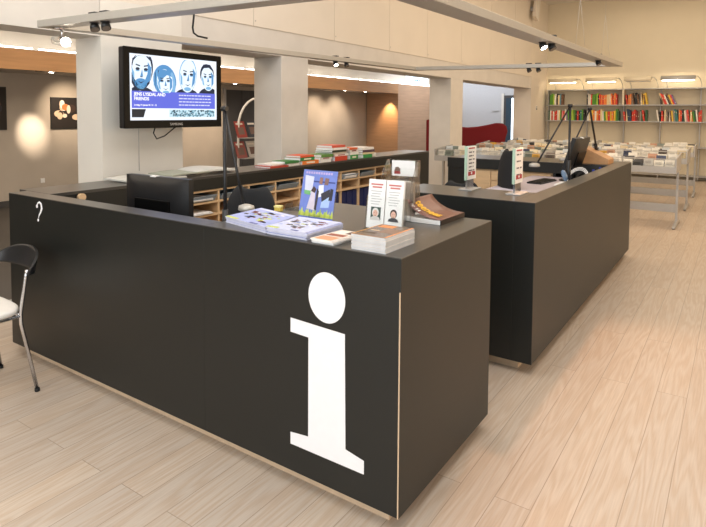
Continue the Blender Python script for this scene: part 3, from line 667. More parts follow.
# curled magazine
t = thing('magazine', 'thick magazine with a brown curled up cover near the desk corner', 'magazine', (-1.178, 2.525, TOP), R(0))
MB().prism([(0, 0), (.0, .285), (-.215, .285), (-.215, 0)], 'z', .0, .022).build('pages', M['paper'], t, bevel=.002)
B(-.004, 0, 0, .0015, .285, .023).build('spine', cmat((38, 24, 22), .3), t)
def curl(s, y):     # s: arc length from the spine
    th0 = .05; k = 7.0
    x = 0; z = .0235; n = 24
    for i in range(n):
        d = s/n; tt = th0 + .95*min(1, (i+.5)*d/.215)**1.6; x -= math.cos(tt)*d; z += math.sin(tt)*d
    return Vector((x, y+.0, z))
MB().grid(lambda u, v: curl(u*.215, v*.285), 20, 6, .0012).build('cover', cmat((118, 72, 58), .3), t)
cvr = t.children[-1]
def curltext(body, size, s0, y0, m, nm, bold=.0006, lift=.0042, xs=1.0):
    a = text_bm(body, size, bold=bold, depth=.0003); a.xform(Matrix.Scale(xs, 4, (1, 0, 0)))
    bmesh.ops.subdivide_edges(a.bm, edges=[e for e in a.bm.edges if e.calc_length() > .012], cuts=2)
    for v in a.bm.verts:
        s = s0-v.co.x; y = y0+v.co.y; q = curl(max(s, 0), y); q2 = curl(max(s, 0)+.001, y); tn = (q2-q).normalized(); n = Vector((0, 1, 0)).cross(tn)*(-1)
        if n.z < 0: n = -n
        v.co = q + n*(lift+v.co.z)
    return a.build(nm, m, cvr)
curltext('teenees', .10, .195, .060, cmat((240, 184, 50)), 'title', .0022, xs=.50)
curltext('nr 14', .040, .190, .008, M['paper'], 'subtitle', .0008, xs=.7)

# small clear tray and yellow box at the inner end of the desk top
t = thing('clear_tray', 'small clear plastic tray left of the blue poster', 'tray', (-2.015, 2.47, TOP), R(15))
MB().box(-.06, -.05, 0, .06, .05, .003).box(-.06, -.05, 0, -.057, .05, .035).box(.057, -.05, 0, .06, .05, .035).box(-.06, .047, 0, .06, .05, .035).box(-.06, -.05, 0, .06, -.047, .022).build('tray_shell', M['acrylic'], t)
t = thing('small_yellow_box', 'small yellow box between the chair back and the clear tray', 'box', (-2.075, 2.37, TOP), R(10))
B(-.02, -.015, 0, .02, .015, .03).build('box_body', cmat((224, 196, 90)), t, bevel=.003)
B(-.021, -.016, .022, .021, .016, .031).build('lid', cmat((236, 222, 150)), t)

# ------------------------------------------------------------------ television on the white column
t = thing('television', 'flat television showing four portraits, hung on the white column', 'television', (-4.36, 3.515, 1.825), R(90))
TW, TH = 1.10, .70
MB().box(-TW/2, -.03, -TH/2, TW/2, .04, TH/2).build('housing', M['blackplastic'], t, bevel=.012)
f_ = .055
MB().box(-TW/2, -.042, -TH/2, TW/2, -.0305, -TH/2+.07).box(-TW/2, -.042, TH/2-f_, TW/2, -.0305, TH/2).box(-TW/2, -.042, -TH/2+.07, -TW/2+f_, -.0305, TH/2-f_).box(TW/2-f_, -.042, -TH/2+.07, TW/2, -.0305, TH/2-f_).build('bezel', M['glossblack'], t)
put_text('brand_lettering', 'SAMSUNG', .032, (-.08, -.0425, -TH/2+.022), M['steel'], t)
scr = B(-TW/2+f_, -.033, -TH/2+.07, TW/2-f_, -.0305, TH/2-f_).build('screen', emat((236, 242, 255), 1.15), t)
SW0, SW1, SZ0, SZ1 = -TW/2+f_, TW/2-f_, -TH/2+.07, TH/2-f_
def sx(u): return SW0+(SW1-SW0)*u
def sz(v): return SZ0+(SZ1-SZ0)*v
def sp(pts): return [(sx(u), sz(v)) for u, v in pts]
def face(name, cx, cz, rx, rz, hair, beard, tilt, lo=.43):
    m_ = MB(); dk = emat((16, 34, 62)); md = emat((84, 150, 206)); lt = emat((226, 241, 255), 1.15); md2 = emat((128, 184, 228))
    rot = lambda pts: [(cx+(x-cx)*math.cos(tilt)-(z-cz)*math.sin(tilt), cz+(x-cx)*math.sin(tilt)+(z-cz)*math.cos(tilt)) for x, z in pts]
    lim = lambda pts: [(min(max(x, .025), .975), min(max(z, lo), .975)) for x, z in pts]
    def A(m, pts, k): m_.m(m).prism(sp(lim(rot(pts))), 'y', -.0332-.0006*k, -.033)
    A(md if hair == 'bob' else dk, ell(cx, cz-rz*1.5, rx*1.7, rz*.75, 20), 1) if hair != 'bob' else None
    if hair == 'bob':
        A(md, ell(cx, cz+.02, rx*1.45, rz*1.25, 26), 1)
        for k in range(7): A(dk if k % 2 else md2, [(cx-rx*1.35+k*rx*.2, cz+rz*.9-abs(k-3)*.02), (cx-rx*1.28+k*rx*.2, cz+rz*.95-abs(k-3)*.02), (cx-rx*1.5+k*rx*.16, cz-rz*.8)], 2)
        A(md2, ell(cx+rx*.95, cz-.02, rx*.35, rz*.9, 14), 2)
    if hair == 'short': A(dk, ell(cx+.006, cz+rz*.12, rx*1.07, rz*.95, 24), 1)
    if hair == 'side': A(dk, ell(cx-.003, cz+rz*.20, rx*1.10, rz*.86, 24), 1)
    if hair == 'bald': A(md2, ell(cx, cz+.01, rx*1.07, rz*1.06, 24), 1)
    A(lt, ell(cx, cz, rx, rz, 28), 3)
    if hair == 'bob': A(md, [(cx-rx*.9, cz+rz*.5), (cx-rx*.4, cz+rz*1.0), (cx+rx*.6, cz+rz*.9), (cx+rx*.9, cz+rz*.4), (cx+rx*.3, cz+rz*.55), (cx-rx*.3, cz+rz*.25), (cx-rx*.75, cz-rz*.1)], 4)
    if beard:
        A(dk, [(cx-rx*.98, cz-rz*.1), (cx-rx*.9, cz-rz*.62), (cx-rx*.45, cz-rz*.97), (cx+rx*.3, cz-rz*1.0), (cx+rx*.85, cz-rz*.6), (cx+rx*.97, cz-rz*.05), (cx+rx*.8, cz-rz*.35), (cx+rx*.35, cz-rz*.72), (cx-rx*.3, cz-rz*.68), (cx-rx*.8, cz-rz*.3)], 4)
        A(md, ell(cx, cz-rz*.62, rx*.62, rz*.26, 18), 4)
    A(md, [(cx+rx*.55, cz+rz*.5), (cx+rx*.93, cz+rz*.2), (cx+rx*.85, cz-rz*.4), (cx+rx*.5, cz-rz*.7), (cx+rx*.6, cz)], 4)
    for e in (-1, 1):
        A(dk, [(cx+e*rx*.18, cz+rz*.22), (cx+e*rx*.62, cz+rz*.28), (cx+e*rx*.6, cz+rz*.34), (cx+e*rx*.2, cz+rz*.29)], 5)
        A(dk, ell(cx+e*rx*.4, cz+rz*.10, rx*.20, rz*.075, 12), 5)
        A(md2, ell(cx+e*rx*.4, cz+rz*.02, rx*.2, rz*.05, 12), 4)
    A(md2, [(cx-rx*.95, cz+rz*.15), (cx-rx*.7, cz-rz*.1), (cx-rx*.62, cz-rz*.6), (cx-rx*.85, cz-rz*.5)], 4)
    A(md2, ell(cx, cz-rz*.80, rx*.42, rz*.12, 14), 4)
    if hair in ('short', 'side'): A(dk, [(cx-rx*1.02, cz+rz*.1), (cx-rx*.95, cz+rz*.6), (cx-rx*.5, cz+rz*1.02), (cx+rx*.5, cz+rz*1.02), (cx+rx*.98, cz+rz*.6), (cx+rx*1.03, cz+rz*.1), (cx+rx*.8, cz+rz*.55), (cx+rx*.3, cz+rz*.78), (cx-rx*.5, cz+rz*.74), (cx-rx*.84, cz+rz*.5)], 5)
    if hair == 'short': A(md, [(cx+rx*.2, cz-rz*.75), (cx+rx*.9, cz-rz*.45), (cx+rx*.95, cz+rz*.3), (cx+rx*.6, cz-rz*.1)], 5)
    A(md, [(cx+rx*.04, cz+rz*.1), (cx+rx*.16, cz-rz*.26), (cx-rx*.1, cz-rz*.27)], 5)
    A(dk, [(cx-rx*.12, cz-rz*.27), (cx+rx*.15, cz-rz*.27), (cx+rx*.1, cz-rz*.31), (cx-rx*.08, cz-rz*.31)], 6)
    A(dk, [(cx-rx*.34, cz-rz*.5), (cx, cz-rz*.56), (cx+rx*.34, cz-rz*.48), (cx, cz-rz*.62)], 6)
    return m_.build(name, None, scr)
face('portrait', .125, .745, .105, .30, 'short', True, -.05)
face('portrait', .375, .60, .088, .20, 'bob', False, .05)
face('portrait', .64, .72, .098, .27, 'bald', False, -.04)
face('portrait', .885, .71, .082, .22, 'side', False, .05)
m_ = MB(); m_.box(sx(.022), -.0345, sz(.185), sx(.978), -.033, sz(.445)); m_.build('title_band', emat((98, 110, 226), 1.0), scr)
put_text('title_lettering', 'JENS LYSDAL AND\nFRIENDS', .040, (sx(.045), -.0352, sz(.375)), emat((255, 255, 255), 1.2), scr, bold=.0007)
put_text('date_lettering', 'L\u00f8rdag 19. januar Kl. 12 - 13', .020, (sx(.045), -.0352, sz(.222)), emat((255, 255, 255), 1.1), scr, bold=.0004)
m_ = MB()
for r_ in range(4):
    x = .53
    for w_ in random.Random(r_+4).choices((.02, .03, .045, .035), k=14):
        if x+w_ > .93: break
        m_.box(sx(x), -.0352, sz(.390-.052*r_), sx(x+w_), -.0345, sz(.408-.052*r_)); x += w_+.008
m_.build('body_print', emat((225, 228, 255), 1.0), scr)
m_ = MB().m(emat((20, 28, 38))).prism(sp([(.022, .045), (.14, .045), (.165, .17), (.022, .17)]), 'y', -.0345, -.033)
rd = random.Random(12)
m_.m(emat((206, 236, 250))).box(sx(.42), -.0345, sz(.045), sx(.975), -.033, sz(.17))
for k in range(170):
    u, v = rd.uniform(.425, .955), rd.uniform(.05, .145); m_.m(emat(rd.choice([(24, 44, 62), (70, 110, 130), (120, 170, 190)]))).prism(sp([(u, v), (u+rd.uniform(.005, .02), v), (u+rd.uniform(.005, .02), v+.025), (u, v+rd.uniform(.01, .025))]), 'y', -.0352, -.0345)
m_.build('footer_picture', None, scr)
MB().box(-.25, .05, -.15, .05, .12, .12).box(-.20, .12, -.10, 0, .235, .06).build('wall_bracket', M['blackplastic'], t)
MB().tube([(-.16, .06, -.33), (-.17, .08, -.40), (-.12, .10, -.455), (-.03, .10, -.43), (.06, .08, -.36), (.10, .06, -.33)], .006, 8).build('cable', M['blackplastic'], t)
MB().tube([(-.24, .20, -.30), (-.24, .20, -.75)], .003, 6).build('cable', M['steel'], t)

# ------------------------------------------------------------------ hanging lighting frame with spots
x0, x1, y0, y1, fz = -4.06, -1.21, 2.11, 7.69, 2.20
def fzz(x, y): return fz - .018*(x+2.6) + .010*(y-4.8)
t = thing('lighting_frame', 'large rectangular aluminium frame hanging above the desks', 'light frame', (x0, y0, fz))
def beam(ax, ay, bx, by, w):
    m_ = MB(); dx, dy = bx-ax, by-ay; L_ = math.hypot(dx, dy); nx, ny = -dy/L_, dx/L_
    v = []
    for (px, py) in ((ax, ay), (bx, by)):
        for s_ in (0, w):
            for h_ in (0, .05): v.append(Vector((px+nx*s_, py+ny*s_, fzz(px, py)+h_))-Vector((x0, y0, fz)))
    vs = [m_.bm.verts.new(q) for q in v]
    for f in ((0, 1, 3, 2), (4, 6, 7, 5), (0, 4, 5, 1), (2, 3, 7, 6), (0, 2, 6, 4), (1, 5, 7, 3)): m_.bm.faces.new([vs[i] for i in f])
    m_.build('frame_beam', M['alu'], t, bevel=.003)
beam(x0, y0, x1, y0, .12)
beam(x1, y1, x0, y1, .12)
beam(x1, y0+.12, x1, y1-.12, .15)
beam(x0, y1-.12, x0, y0+.12, .10)
for (x, y, dx) in ((-1.22, 5.45, .05), (-1.22, 6.6, .05)):
    z = fzz(x, y)+.05
    MB().tube([(x-dx-x0+.02, y-y0, z-fz), (x-x0, y-y0, z+.42-fz)], .0011, 5).tube([(x+.05-x0, y-y0, z-fz), (x-x0, y-y0, z+.42-fz)], .0011, 5).tube([(x-x0, y-y0, z+.42-fz), (x-x0, y-y0, CZ-fz)], .0011, 5).build('suspension_wire', M['steel'], t)
def spot(x, y, lab, lit=False, flip=1, silver=False, z=None):
    z = fzz(x, y) if z is None else z
    t = thing('spotlight', lab, 'spotlight', (x, y, z), 0, 'small spotlights on the hanging frame')
    MB().lathe([(.03, -.006), (.03, 0.0)], seg=16).box(-.035, -.02, .05, .035, .02, .065).box(-.006, -.006, 0, .006, .006, .055).build('mount', M['blackplastic'], t)
    MB().tube([(0, 0, -.004), (0, 0, -.03)], .012, 10).build('stem', M['blackplastic'], t)
    d = Vector((.35*flip, -.1, -.6)).normalized()
    a = Vector((0, 0, -.02))-d*.02
    MB().tube([a, a+d*.02, a+d*.05], [.018, .028, .030], 16).build('can', M['chrome'] if silver else M['blackplastic'], t)
    MB().tube([a+d*.049, a+d*.052], .024, 16).build('lens', M['lampglow'] if lit else cmat((120, 110, 100), .2), t)
spot(-3.45, y0+.05, 'left of the two black spotlights on the near beam of the frame')
spot(-3.33, y0+.05, 'right of the two black spotlights on the near beam of the frame')
spot(x0+.05, 5.60, 'lit spotlight left of the pair on the beam along the columns', True)
spot(x0+.05, 5.83, 'black spotlight right of the pair on the beam along the columns')
spot(-2.33, y1-.06, 'left of the pair of black spotlights on the far thin beam')
spot(-2.21, y1-.06, 'right of the pair of black spotlights on the far thin beam')
spot(x1-.07, 4.52, 'brightly lit spotlight on the right hand beam', True)
spot(x1-.04, 4.66, 'black spotlight just right of the brightly lit one')
spot(x1-.06, 6.55, 'black spotlight near the far corner of the frame')
# silver adjustable pair near the left corner
t = thing('spotlight', 'silver adjustable lit spotlight under the left corner of the frame', 'spotlight', (-3.93, 2.19, fzz(-3.93, 2.19)-.0), 0, 'small spotlights on the hanging frame')
MB().lathe([(.035, -.012), (.035, 0)], seg=16).build('mount', M['chrome'], t)
MB().tube([(.02, 0, -.01), (.05, 0, -.035), (.02, 0, -.085)], .008, 8).build('stem', M['chrome'], t)
MB().tube([(-.04, -.02, -.085), (.01, .01, -.088), (.04, .03, -.088)], [.025, .038, .03], 18).build('can', M['acrylic'], t)
d = Vector((.6, -.5, -.35)).normalized(); a = Vector((.05, .03, -.085))
MB().tube([a, a+d*.04], [.026, .036], 20, caps=False).build('reflector', M['chrome'], t)
MB().tube([a+d*.03, a+d*.037], .029, 20).build('lens', M['lampglow'], t)
tag(MB().tube([(-4.0, 3.46, CZ), (-4.0, 3.46, 3.0), (-4.0, 3.45, 2.46), (-4.0, 3.435, 2.36), (-4.0, 3.445, 2.315), (-4.0, 3.49, 2.292), (-4.0, 3.60, 2.285)], .0085, 8).build('power_cable', M['rubber'], loc=(-4.0, 3.46, CZ)), 'black cable dropping from above onto the frame over the television', 'cable')

# ------------------------------------------------------------------ gallery items
def art(y, w, h, z, lab, cols, seed):
    t = thing('framed_picture', lab, 'picture', (GX, y, z), 0)
    B(0, 0, 0, .03, w, h).build('frame', M['blackplastic'], t, bevel=.003)
    m_ = MB().m(cmat((30, 20, 16))).box(.03, .015, .015, .032, w-.015, h-.015); rd = random.Random(seed)
    for k in range(12):
        cy, cz = rd.uniform(.2, .8)*w, rd.uniform(.2, .8)*h; r1, r2 = rd.uniform(.05, .14)*w, rd.uniform(.05, .14)*h
        m_.m(cmat(rd.choice(cols))).prism(ell(cy, cz, min(r1, cy-.02, w-cy-.02), min(r2, cz-.02, h-cz-.02), 14), 'x', .032, .033+.0002*k)
    m_.build('picture', None, t)
art(5.50, .66, .57, 1.30, 'dark framed picture with pale shapes left of the white column', [(236, 214, 196), (222, 190, 160), (200, 120, 60), (240, 230, 220), (60, 40, 30)], 5)
art(4.20, .55, .72, 1.30, 'dark framed picture cut by the left edge of view', [(50, 44, 50), (90, 50, 50), (44, 54, 66)], 6)
tag(B(GX, 5.3, .35, GX+.015, 5.37, .43).build('wall_socket', M['paper']), 'small white socket low on the gallery wall', 'socket')
# fluorescent tubes on top of the oak bulkhead
yy = -1.0; k = 0
while yy < 18.6:
    if True:
        t = thing('cove_tube', 'fluorescent tube on the oak bulkhead, %s from the left' % ORD[k+1], 'lamp', (FX-.06, yy, 2.551), 0, 'tubes on top of the oak bulkhead')
        B(-.03, 0, 0, .03, 1.10, .014).build('batten', M['paper'], t)
        MB().tube([(0, .03, .026), (0, 1.07, .026)], .012, 10).build('tube', M['tube'], t)
        k += 1
    yy += 1.14
# recessed downlights in the bulkhead underside
def lamp(kind, name, loc, energy, col, **k):
    l = bpy.data.lights.new(name, kind); l.energy = energy; l.color = col
    for a_, b_ in k.items():
        if a_ != 'rot': setattr(l, a_, b_)
    o = bpy.data.objects.new(name, l); C.objects.link(o); o.location = loc
    if 'rot' in k: o.rotation_euler = k['rot']
    return o
WARM = (1.0, .72, .44)
dls = [(FX-.12, 4.75, 0), (FX-.12, 4.95, 1), (FX-.12, 9.0, 1), (FX-.12, 9.6, 0), (FX-.12, 13.2, 1), (FX-.12, 14.25, 1)]
names_ = ['dark downlight left of the lit one, above the spot on the wall', 'lit downlight above the left gallery wall', 'lit downlight left of the grey door', 'dark downlight above the grey door', 'lit downlight above the beige wall, left of two', 'lit downlight above the beige wall, right of two', 'small lit downlight behind the television edge']
for (x, y, lit), nm in zip(dls, names_):
    t = thing('downlight', nm, 'lamp', (x, y, 2.25), 0, 'downlights under the oak bulkhead')
    MB().lathe([(.05, -.012), (.055, 0)], seg=20).build('trim_ring', M['blackplastic'] if not lit else M['steel'], t)
    MB().lathe([(.036, -.014), (.036, -.0125)], seg=20).build('lens', M['lampglow'] if lit else M['blackplastic'], t)
def aim(o, target):
    d = Vector(target)-o.location; o.rotation_euler = d.to_track_quat('-Z', 'Y').to_euler()
    return o
aim(lamp('SPOT', 'gallery_spot', (FX-.12, 4.95, 2.18), 200, (1, .84, .66), spot_size=R(26), spot_blend=1, shadow_soft_size=.04), (GX, 5.17, 1.25))
aim(lamp('SPOT', 'gallery_spot', (FX-.12, 5.6, 2.18), 60, (1, .80, .58), spot_size=R(60), spot_blend=.9, shadow_soft_size=.04), (GX, 5.8, 1.6))
for y in (9.0, 13.2, 14.25):
    aim(lamp('SPOT', 'gallery_spot', (FX-.25, y, 2.18), 50, (1, .80, .60), spot_size=R(90), spot_blend=.8, shadow_soft_size=.03), (GX, y, 1.3))
aim(lamp('SPOT', 'gallery_spot', (FX-.25, 15.72, 2.16), 75, (1, .62, .30), spot_size=R(70), spot_blend=.9, shadow_soft_size=.03), (FX-.32, 16.05, 1.2))

# newspaper rack seen behind the counter
t = thing('magazine_rack', 'pale wire magazine rack with an arched top beside the second column', 'magazine rack', (-6.5, 6.47, 0))
m_ = MB(); pts = [(0, 0, 0)] + [(0, .0, 1.35)] + [(0, .45-.45*math.cos(a), 1.35+.50*math.sin(a)) for a in [PI*k/12 for k in range(1, 12)]] + [(0, .9, 1.35), (0, .9, 0)]
m_.tube(pts, .018, 8); m_.build('arch_frame', M['paper'], t)
for z in (.55, .90, 1.22): MB().box(-.02, .0, z-.01, .14, .9, z).build('shelf', M['steel'], t)
MB().tube([(-.3, .1, .02), (.3, .1, .02)], .015, 8).tube([(-.3, .8, .02), (.3, .8, .02)], .015, 8).build('foot', M['steel'], t)
MAG = [(0, 0, (158, 66, 60), 'red magazine, left on the upper rack shelf'), (0, 1, (56, 62, 74), 'dark magazine, second on the upper rack shelf'), (0, 2, (190, 180, 170), 'pale magazine, third on the upper rack shelf'),
       (1, 0, (150, 70, 66), 'red magazine, left on the middle rack shelf'), (1, 1, (196, 192, 190), 'white magazine, second on the middle rack shelf'), (1, 2, (60, 66, 80), 'dark magazine, third on the middle rack shelf')]
for r_, c_, col, lab in MAG:
    t = thing('rack_magazine', lab, 'magazine', (-6.44, 6.40+.26*c_, (1.222, .902)[r_]), 0, 'magazines on the wire rack')
    T_ = Matrix.Rotation(R(-20), 4, 'Y')
    MB().box(0, 0, 0, .012, .21, .27, T_).build('cover', cmat(col, .3), t)
    MB().m(cmat((226, 220, 214))).box(.012, .02, .21, .013, .17, .24, T_).m(cmat((120, 96, 90))).box(.012, .04, .05, .013, .17, .17, T_).build('print', None, t)

# red high-backed sofa in the passage
t = thing('red_sofa', 'dark red sofa with a wavy high back beyond the columns', 'sofa', (-6.2, 14.6, 0))
top_ = [(-1.04, 1.46), (-.8, 1.42), (-.45, 1.33), (-.1, 1.27), (.15, 1.255), (.45, 1.28), (.72, 1.33), (.95, 1.385), (1.12, 1.375), (1.22, 1.30), (1.25, 1.18), (1.2, 1.0), (1.1, .30)]
m_ = MB(); m_.prism([(-1.04, .30)] + top_, 'y', -.16, .0, smooth=True)
m_.build('back', M['redfelt'], t, bevel=.05)
MB().box(-1.05, .0, .28, 1.12, .70, .46).build('seat', M['redfelt'], t, bevel=.05)
MB().box(-1.07, .0, .28, -.92, .7, .72).build('arm', M['redfelt'], t, bevel=.05)
MB().box(1.02, .0, .28, 1.17, .7, .72).build('arm', M['redfelt'], t, bevel=.05)
for x in (-1.0, 1.0):
    for y in (-.08, .62): MB().tube([(x, y, 0), (x, y, .3)], .02, 10).build('leg', M['chrome'], t)

# ------------------------------------------------------------------ display tables with cases
cases = ['left', 'right']; rown = ['nearest', 'middle', 'farthest']
def display_table(x, y, lab):
    t = thing('display_table', lab, 'display table', (x, y, 0), 0, 'steel display tables')
    Lx, Dy = 1.86, .75
    MB().box(.02, 0, .79, Lx-.02, Dy, .80).box(.02, 0, .80, Lx-.02, .012, .885).box(.02, Dy-.012, .80, Lx-.02, Dy, .92).box(.02, .25, .8, Lx-.02, .258, .9).box(.02, .5, .8, Lx-.02, .508, .91).build('trough', M['steel'], t)
    MB().box(.02, 0, .885, Lx-.02, .006, .985).build('front_glass', M['acrylic'], t)
    MB().box(.02, -.004, .985, Lx-.02, .01, .997).build('front_rail', M['alu'], t)
    for s_ in (0, 1):
        xx = s_*(Lx-.02)
        e = MB().prism([(0, .79), (Dy, .79), (Dy, 1.05), (0, 1.0)], 'x', xx, xx+.02).build('end_panel', M['steel'], t, bevel=.003)
        MB().box(xx-.005, .34, .03, xx+.025, .40, .79).build('post', M['steel'], t)
        MB().prism([(-.02, .012), (.74, .012), (.74, .035), (.45, .075), (.30, .075), (-.02, .035)], 'x', xx-.01, xx+.03).build('foot', M['steel'], t, bevel=.003)
        for yy_ in (.02, .70): MB().tube([(xx-.006, yy_, .018), (xx+.026, yy_, .018)], .018, 12).build('castor', M['rubber'], t)
    MB().box(.02, .355, .19, Lx-.02, .385, .31).build('low_rail', M['steel'], t)
    return t
dt = None
case_cols = [(232, 226, 214)]*12 + [(236, 222, 190), (206, 212, 216), (190, 186, 180)] + [(214, 196, 160), (236, 222, 190), (190, 186, 180), (120, 130, 120), (96, 84, 76), (60, 66, 92), (222, 170, 70), (206, 212, 216), (60, 56, 54), (200, 150, 120)]
def case_proto(col):
    t = thing('media_case', '', 'media case', (0, 0, -5), 0, 'cases standing in the display tables')
    T_ = Matrix.Rotation(R(-14), 4, 'X')
    MB().box(0, 0, 0, .128, .05, .185, T_).build('case', cmat(col, .4), t, bevel=.002)
    MB().m(cmat(tuple(int(c*.86) for c in col))).box(.02, -.001, .11, .10, 0, .15, T_).build('case_label', None, t)
    return t
cname = {(232, 226, 214): 'white', (214, 196, 160): 'tan', (236, 222, 190): 'cream', (190, 186, 180): 'grey', (120, 130, 120): 'grey green', (96, 84, 76): 'brown', (60, 66, 92): 'navy', (222, 170, 70): 'yellow', (206, 212, 216): 'pale blue', (60, 56, 54): 'black', (200, 150, 120): 'peach'}
protos = {}
rd = random.Random(3)
for r_ in range(3):
    for s_ in (0, 1):
        X = (-4.46, -2.58)[s_]; Y = (9.25, 11.18, 13.11)[r_]
        lab = 'steel display table full of cases, %s row, %s half' % (rown[r_], cases[s_])
        if dt is None: dt = display_table(X, Y, lab)
        else: dup(dt, (X, Y, 0), None, lab)
        for row in range(3):
            for c_ in range(13):
                col = rd.choice(case_cols)
                if rd.random() < .06: continue
                labl = '%s case, %s from left, %s line, %s table, %s half' % (cname[col], ORD[c_+1], ('front', 'middle', 'back')[row], rown[r_], cases[s_])
                pos = (X+.035+c_*.1385, Y+.035+row*.245+rd.uniform(0, .12), .802+.02*row+rd.uniform(0, .025))
                pos = (pos[0], pos[1], .8015)
                if col not in protos:
                    protos[col] = case_proto(col); o = protos[col]; o.location = pos
                else: o = dup(protos[col], pos)
                o.rotation_euler = (0, 0, 0); o['label'] = labl; o.scale = (1, 1, 1+.09*row+rd.uniform(-.10, .22))

# ------------------------------------------------------------------ bookcase on the back wall
SX = [-4.50, -3.46, -2.55, -1.70, -.83]; YF, YW = 16.42, YB-.01
t = thing('bookcase', 'wide grey steel bookcase along the back wall with lamps on top', 'bookcase', (-4.50, YF, 0))
for k, x in enumerate(SX + [.05]):
    MB().box(x+4.5-.012, .20, .02, x+4.5+.012, .32, 2.27).box(x+4.5-.012, 0, .02, x+4.5+.012, .2, .09).build('upright', M['steel'], t)
MB().box(SX[3-1]+4.5-.02, .0, 1.88, SX[2]+4.5+.02, .3, 2.27).build('divider_panel', M['backwall'], t)
for z in (2.27, 1.855, 1.43, .80, .09):
    MB().box(0, 0, z, .05+4.5, .32, z+.025).build('shelf', M['steel'], t)
BC = {'green': (84, 142, 44), 'light green': (166, 196, 70), 'white': (232, 226, 214), 'black': (34, 32, 32), 'cream': (228, 206, 160), 'blue': (96, 140, 160), 'brown': (110, 76, 50), 'red': (206, 58, 36), 'orange': (232, 132, 56),
      'yellow': (232, 190, 60), 'grey': (140, 130, 120), 'navy': (40, 60, 86), 'dark green': (40, 84, 50), 'pink': (224, 140, 140), 'teal': (60, 120, 116), 'purple': (130, 110, 150), 'dark red': (130, 34, 30)}
def px2x(px):   # straight interpolation along the bay positions seen in the photo
    P = [548.5, 587, 624, 661, 702]
    for i in range(4):
        if px <= P[i+1] or i == 3: return SX[i]+(px-P[i])/(P[i+1]-P[i])*(SX[i+1]-SX[i])
rows = [
 (1, 'upper', 'first', 551.5, 564.5, 'green,green,light green,white,black,cream,blue,brown', 0),
 (1, 'upper', 'second', 587.5, 618, 'black,white,white,red,green,green,green,light green,black,red,orange,red,orange,orange,cream,cream,white,orange,red,orange,red', 0),
 (1, 'upper', 'third', 627.5, 649, 'red,orange,orange,grey,brown,black,black,brown,grey,cream,yellow,brown,yellow', 1),
 (1, 'upper', 'fourth', 661.5, 678, 'black,brown,cream,red,red,white,black,brown,yellow,red,purple', 2),
 (0, 'lower', 'first', 550.5, 586, 'dark green,white,red,white,red,red,white,cream,green,pink,red,white,purple,green,light green,light green,light green,green,black,red,black,teal,green,black', 0),
 (0, 'lower', 'second', 588.5, 621, 'white,cream,yellow,orange,white,orange,red,cream,white,green,yellow,red,yellow,orange,yellow,green,dark green', 0),
 (0, 'lower', 'third', 625.5, 649, 'red,cream,navy,navy,red,red,dark red,brown,grey,dark green,red,dark green', 1),
 (0, 'lower', 'fourth', 659.5, 704, 'white,black,red,red,cream,grey,brown,white,brown,yellow,grey,teal,teal,orange,red,black,dark green,white,pink,red,cream,orange,green,dark green,white,red,red', 1)]
bp = {}
for up, rn, bay, a, b_, cols, lean in rows:
    cl = cols.split(','); xa, xb = px2x(a), px2x(b_); wd_ = (xb-xa)/len(cl); cnt = {}
    for i, c in enumerate(cl):
        cnt[c] = cnt.get(c, 0)+1
        key = c
        if key not in bp:
            o = thing('shelf_book', '', 'book', (0, 0, 0), 0, 'books on the back wall shelves')
            MB().m(cmat(BC[c], .5)).box(0, 0, 0, .9, .20, 1).build('cover', None, o)
            if c in ('black', 'red', 'navy', 'brown', 'teal', 'dark red', 'orange'):
                lz = .35+.09*(len(bp) % 5); MB().m(cmat((206, 190, 160))).box(.2, -.001, lz, .7, 0, lz+.05+.03*(len(bp) % 3)).build('spine_label', None, o)
            bp[key] = o
        else: o = dup(bp[key], (0, 0, 0))
        h = rd.uniform(.24, .31) - (.0 if up else 0)
        tilt = (0, .10, .38)[lean]*(1 if i > 1 else .3) if lean else (0 if rd.random() < .85 else .06)
        if lean == 1: tilt = rd.choice((0, 0, .12, .16))
        z = (1.43, 1.855)[up]+.0255
        o.location = (xa+i*wd_, YF+.02+rd.uniform(0, .03), z + (max(0, math.sin(tilt))*0))
        o.scale = (wd_, 1, h); o.rotation_euler = (0, -tilt if lean == 2 else -tilt, 0)
        if tilt: o.location.z += abs(math.sin(tilt))*wd_*0; 
        o['label'] = '%s book, %s %s one from the left, %s shelf, %s bay' % (c, ORD[cnt[c]], c, rn, bay)
# lamps over the bookcase
for k, (a, b_) in enumerate(((552, 579), (588, 618), (626, 653), (662, 697))):
    xa, xb = px2x(a), px2x(b_)
    t = thing('shelf_lamp', 'curved hood lamp above the %s bay of the bookcase' % ORD[k+1], 'lamp', (xa, YF, 2.296), 0, 'hood lamps on the bookcase')
    w_ = xb-xa
    def hood(u, v):
        an = R(5+150*v); return (u*w_, -.16-.11*math.cos(an), .17+.12*math.sin(an))
    MB().grid(hood, 2, 8, .004).build('hood', M['backwall'] if k != 3 else M['steel'], t)
    MB().tube([(.03, -.13, .17), (w_-.03, -.13, .17)], .013, 8).build('tube', (M['paper'], M['shelftube'], M['paper'], M['tube'])[k], t)
    for xx in (.0, w_):
        MB().tube([(xx, -.16, .27), (xx+.04, -.06, .27), (xx+.09, .02, .20), (xx+.12, .10, .08), (xx+.12, .12, 0)], .008, 6).build('arm', M['steel'], t)

# ------------------------------------------------------------------ lights
for (a, b_) in ((552, 579), (588, 618), (662, 697)):
    o = lamp('AREA', 'shelf_lamp_light', (px2x((a+b_)/2), YF-.14, 2.48), 3, (1, .80, .52), shape='RECTANGLE', size=.8, size_y=.03); aim(o, (o.location.x, YB, 1.9))
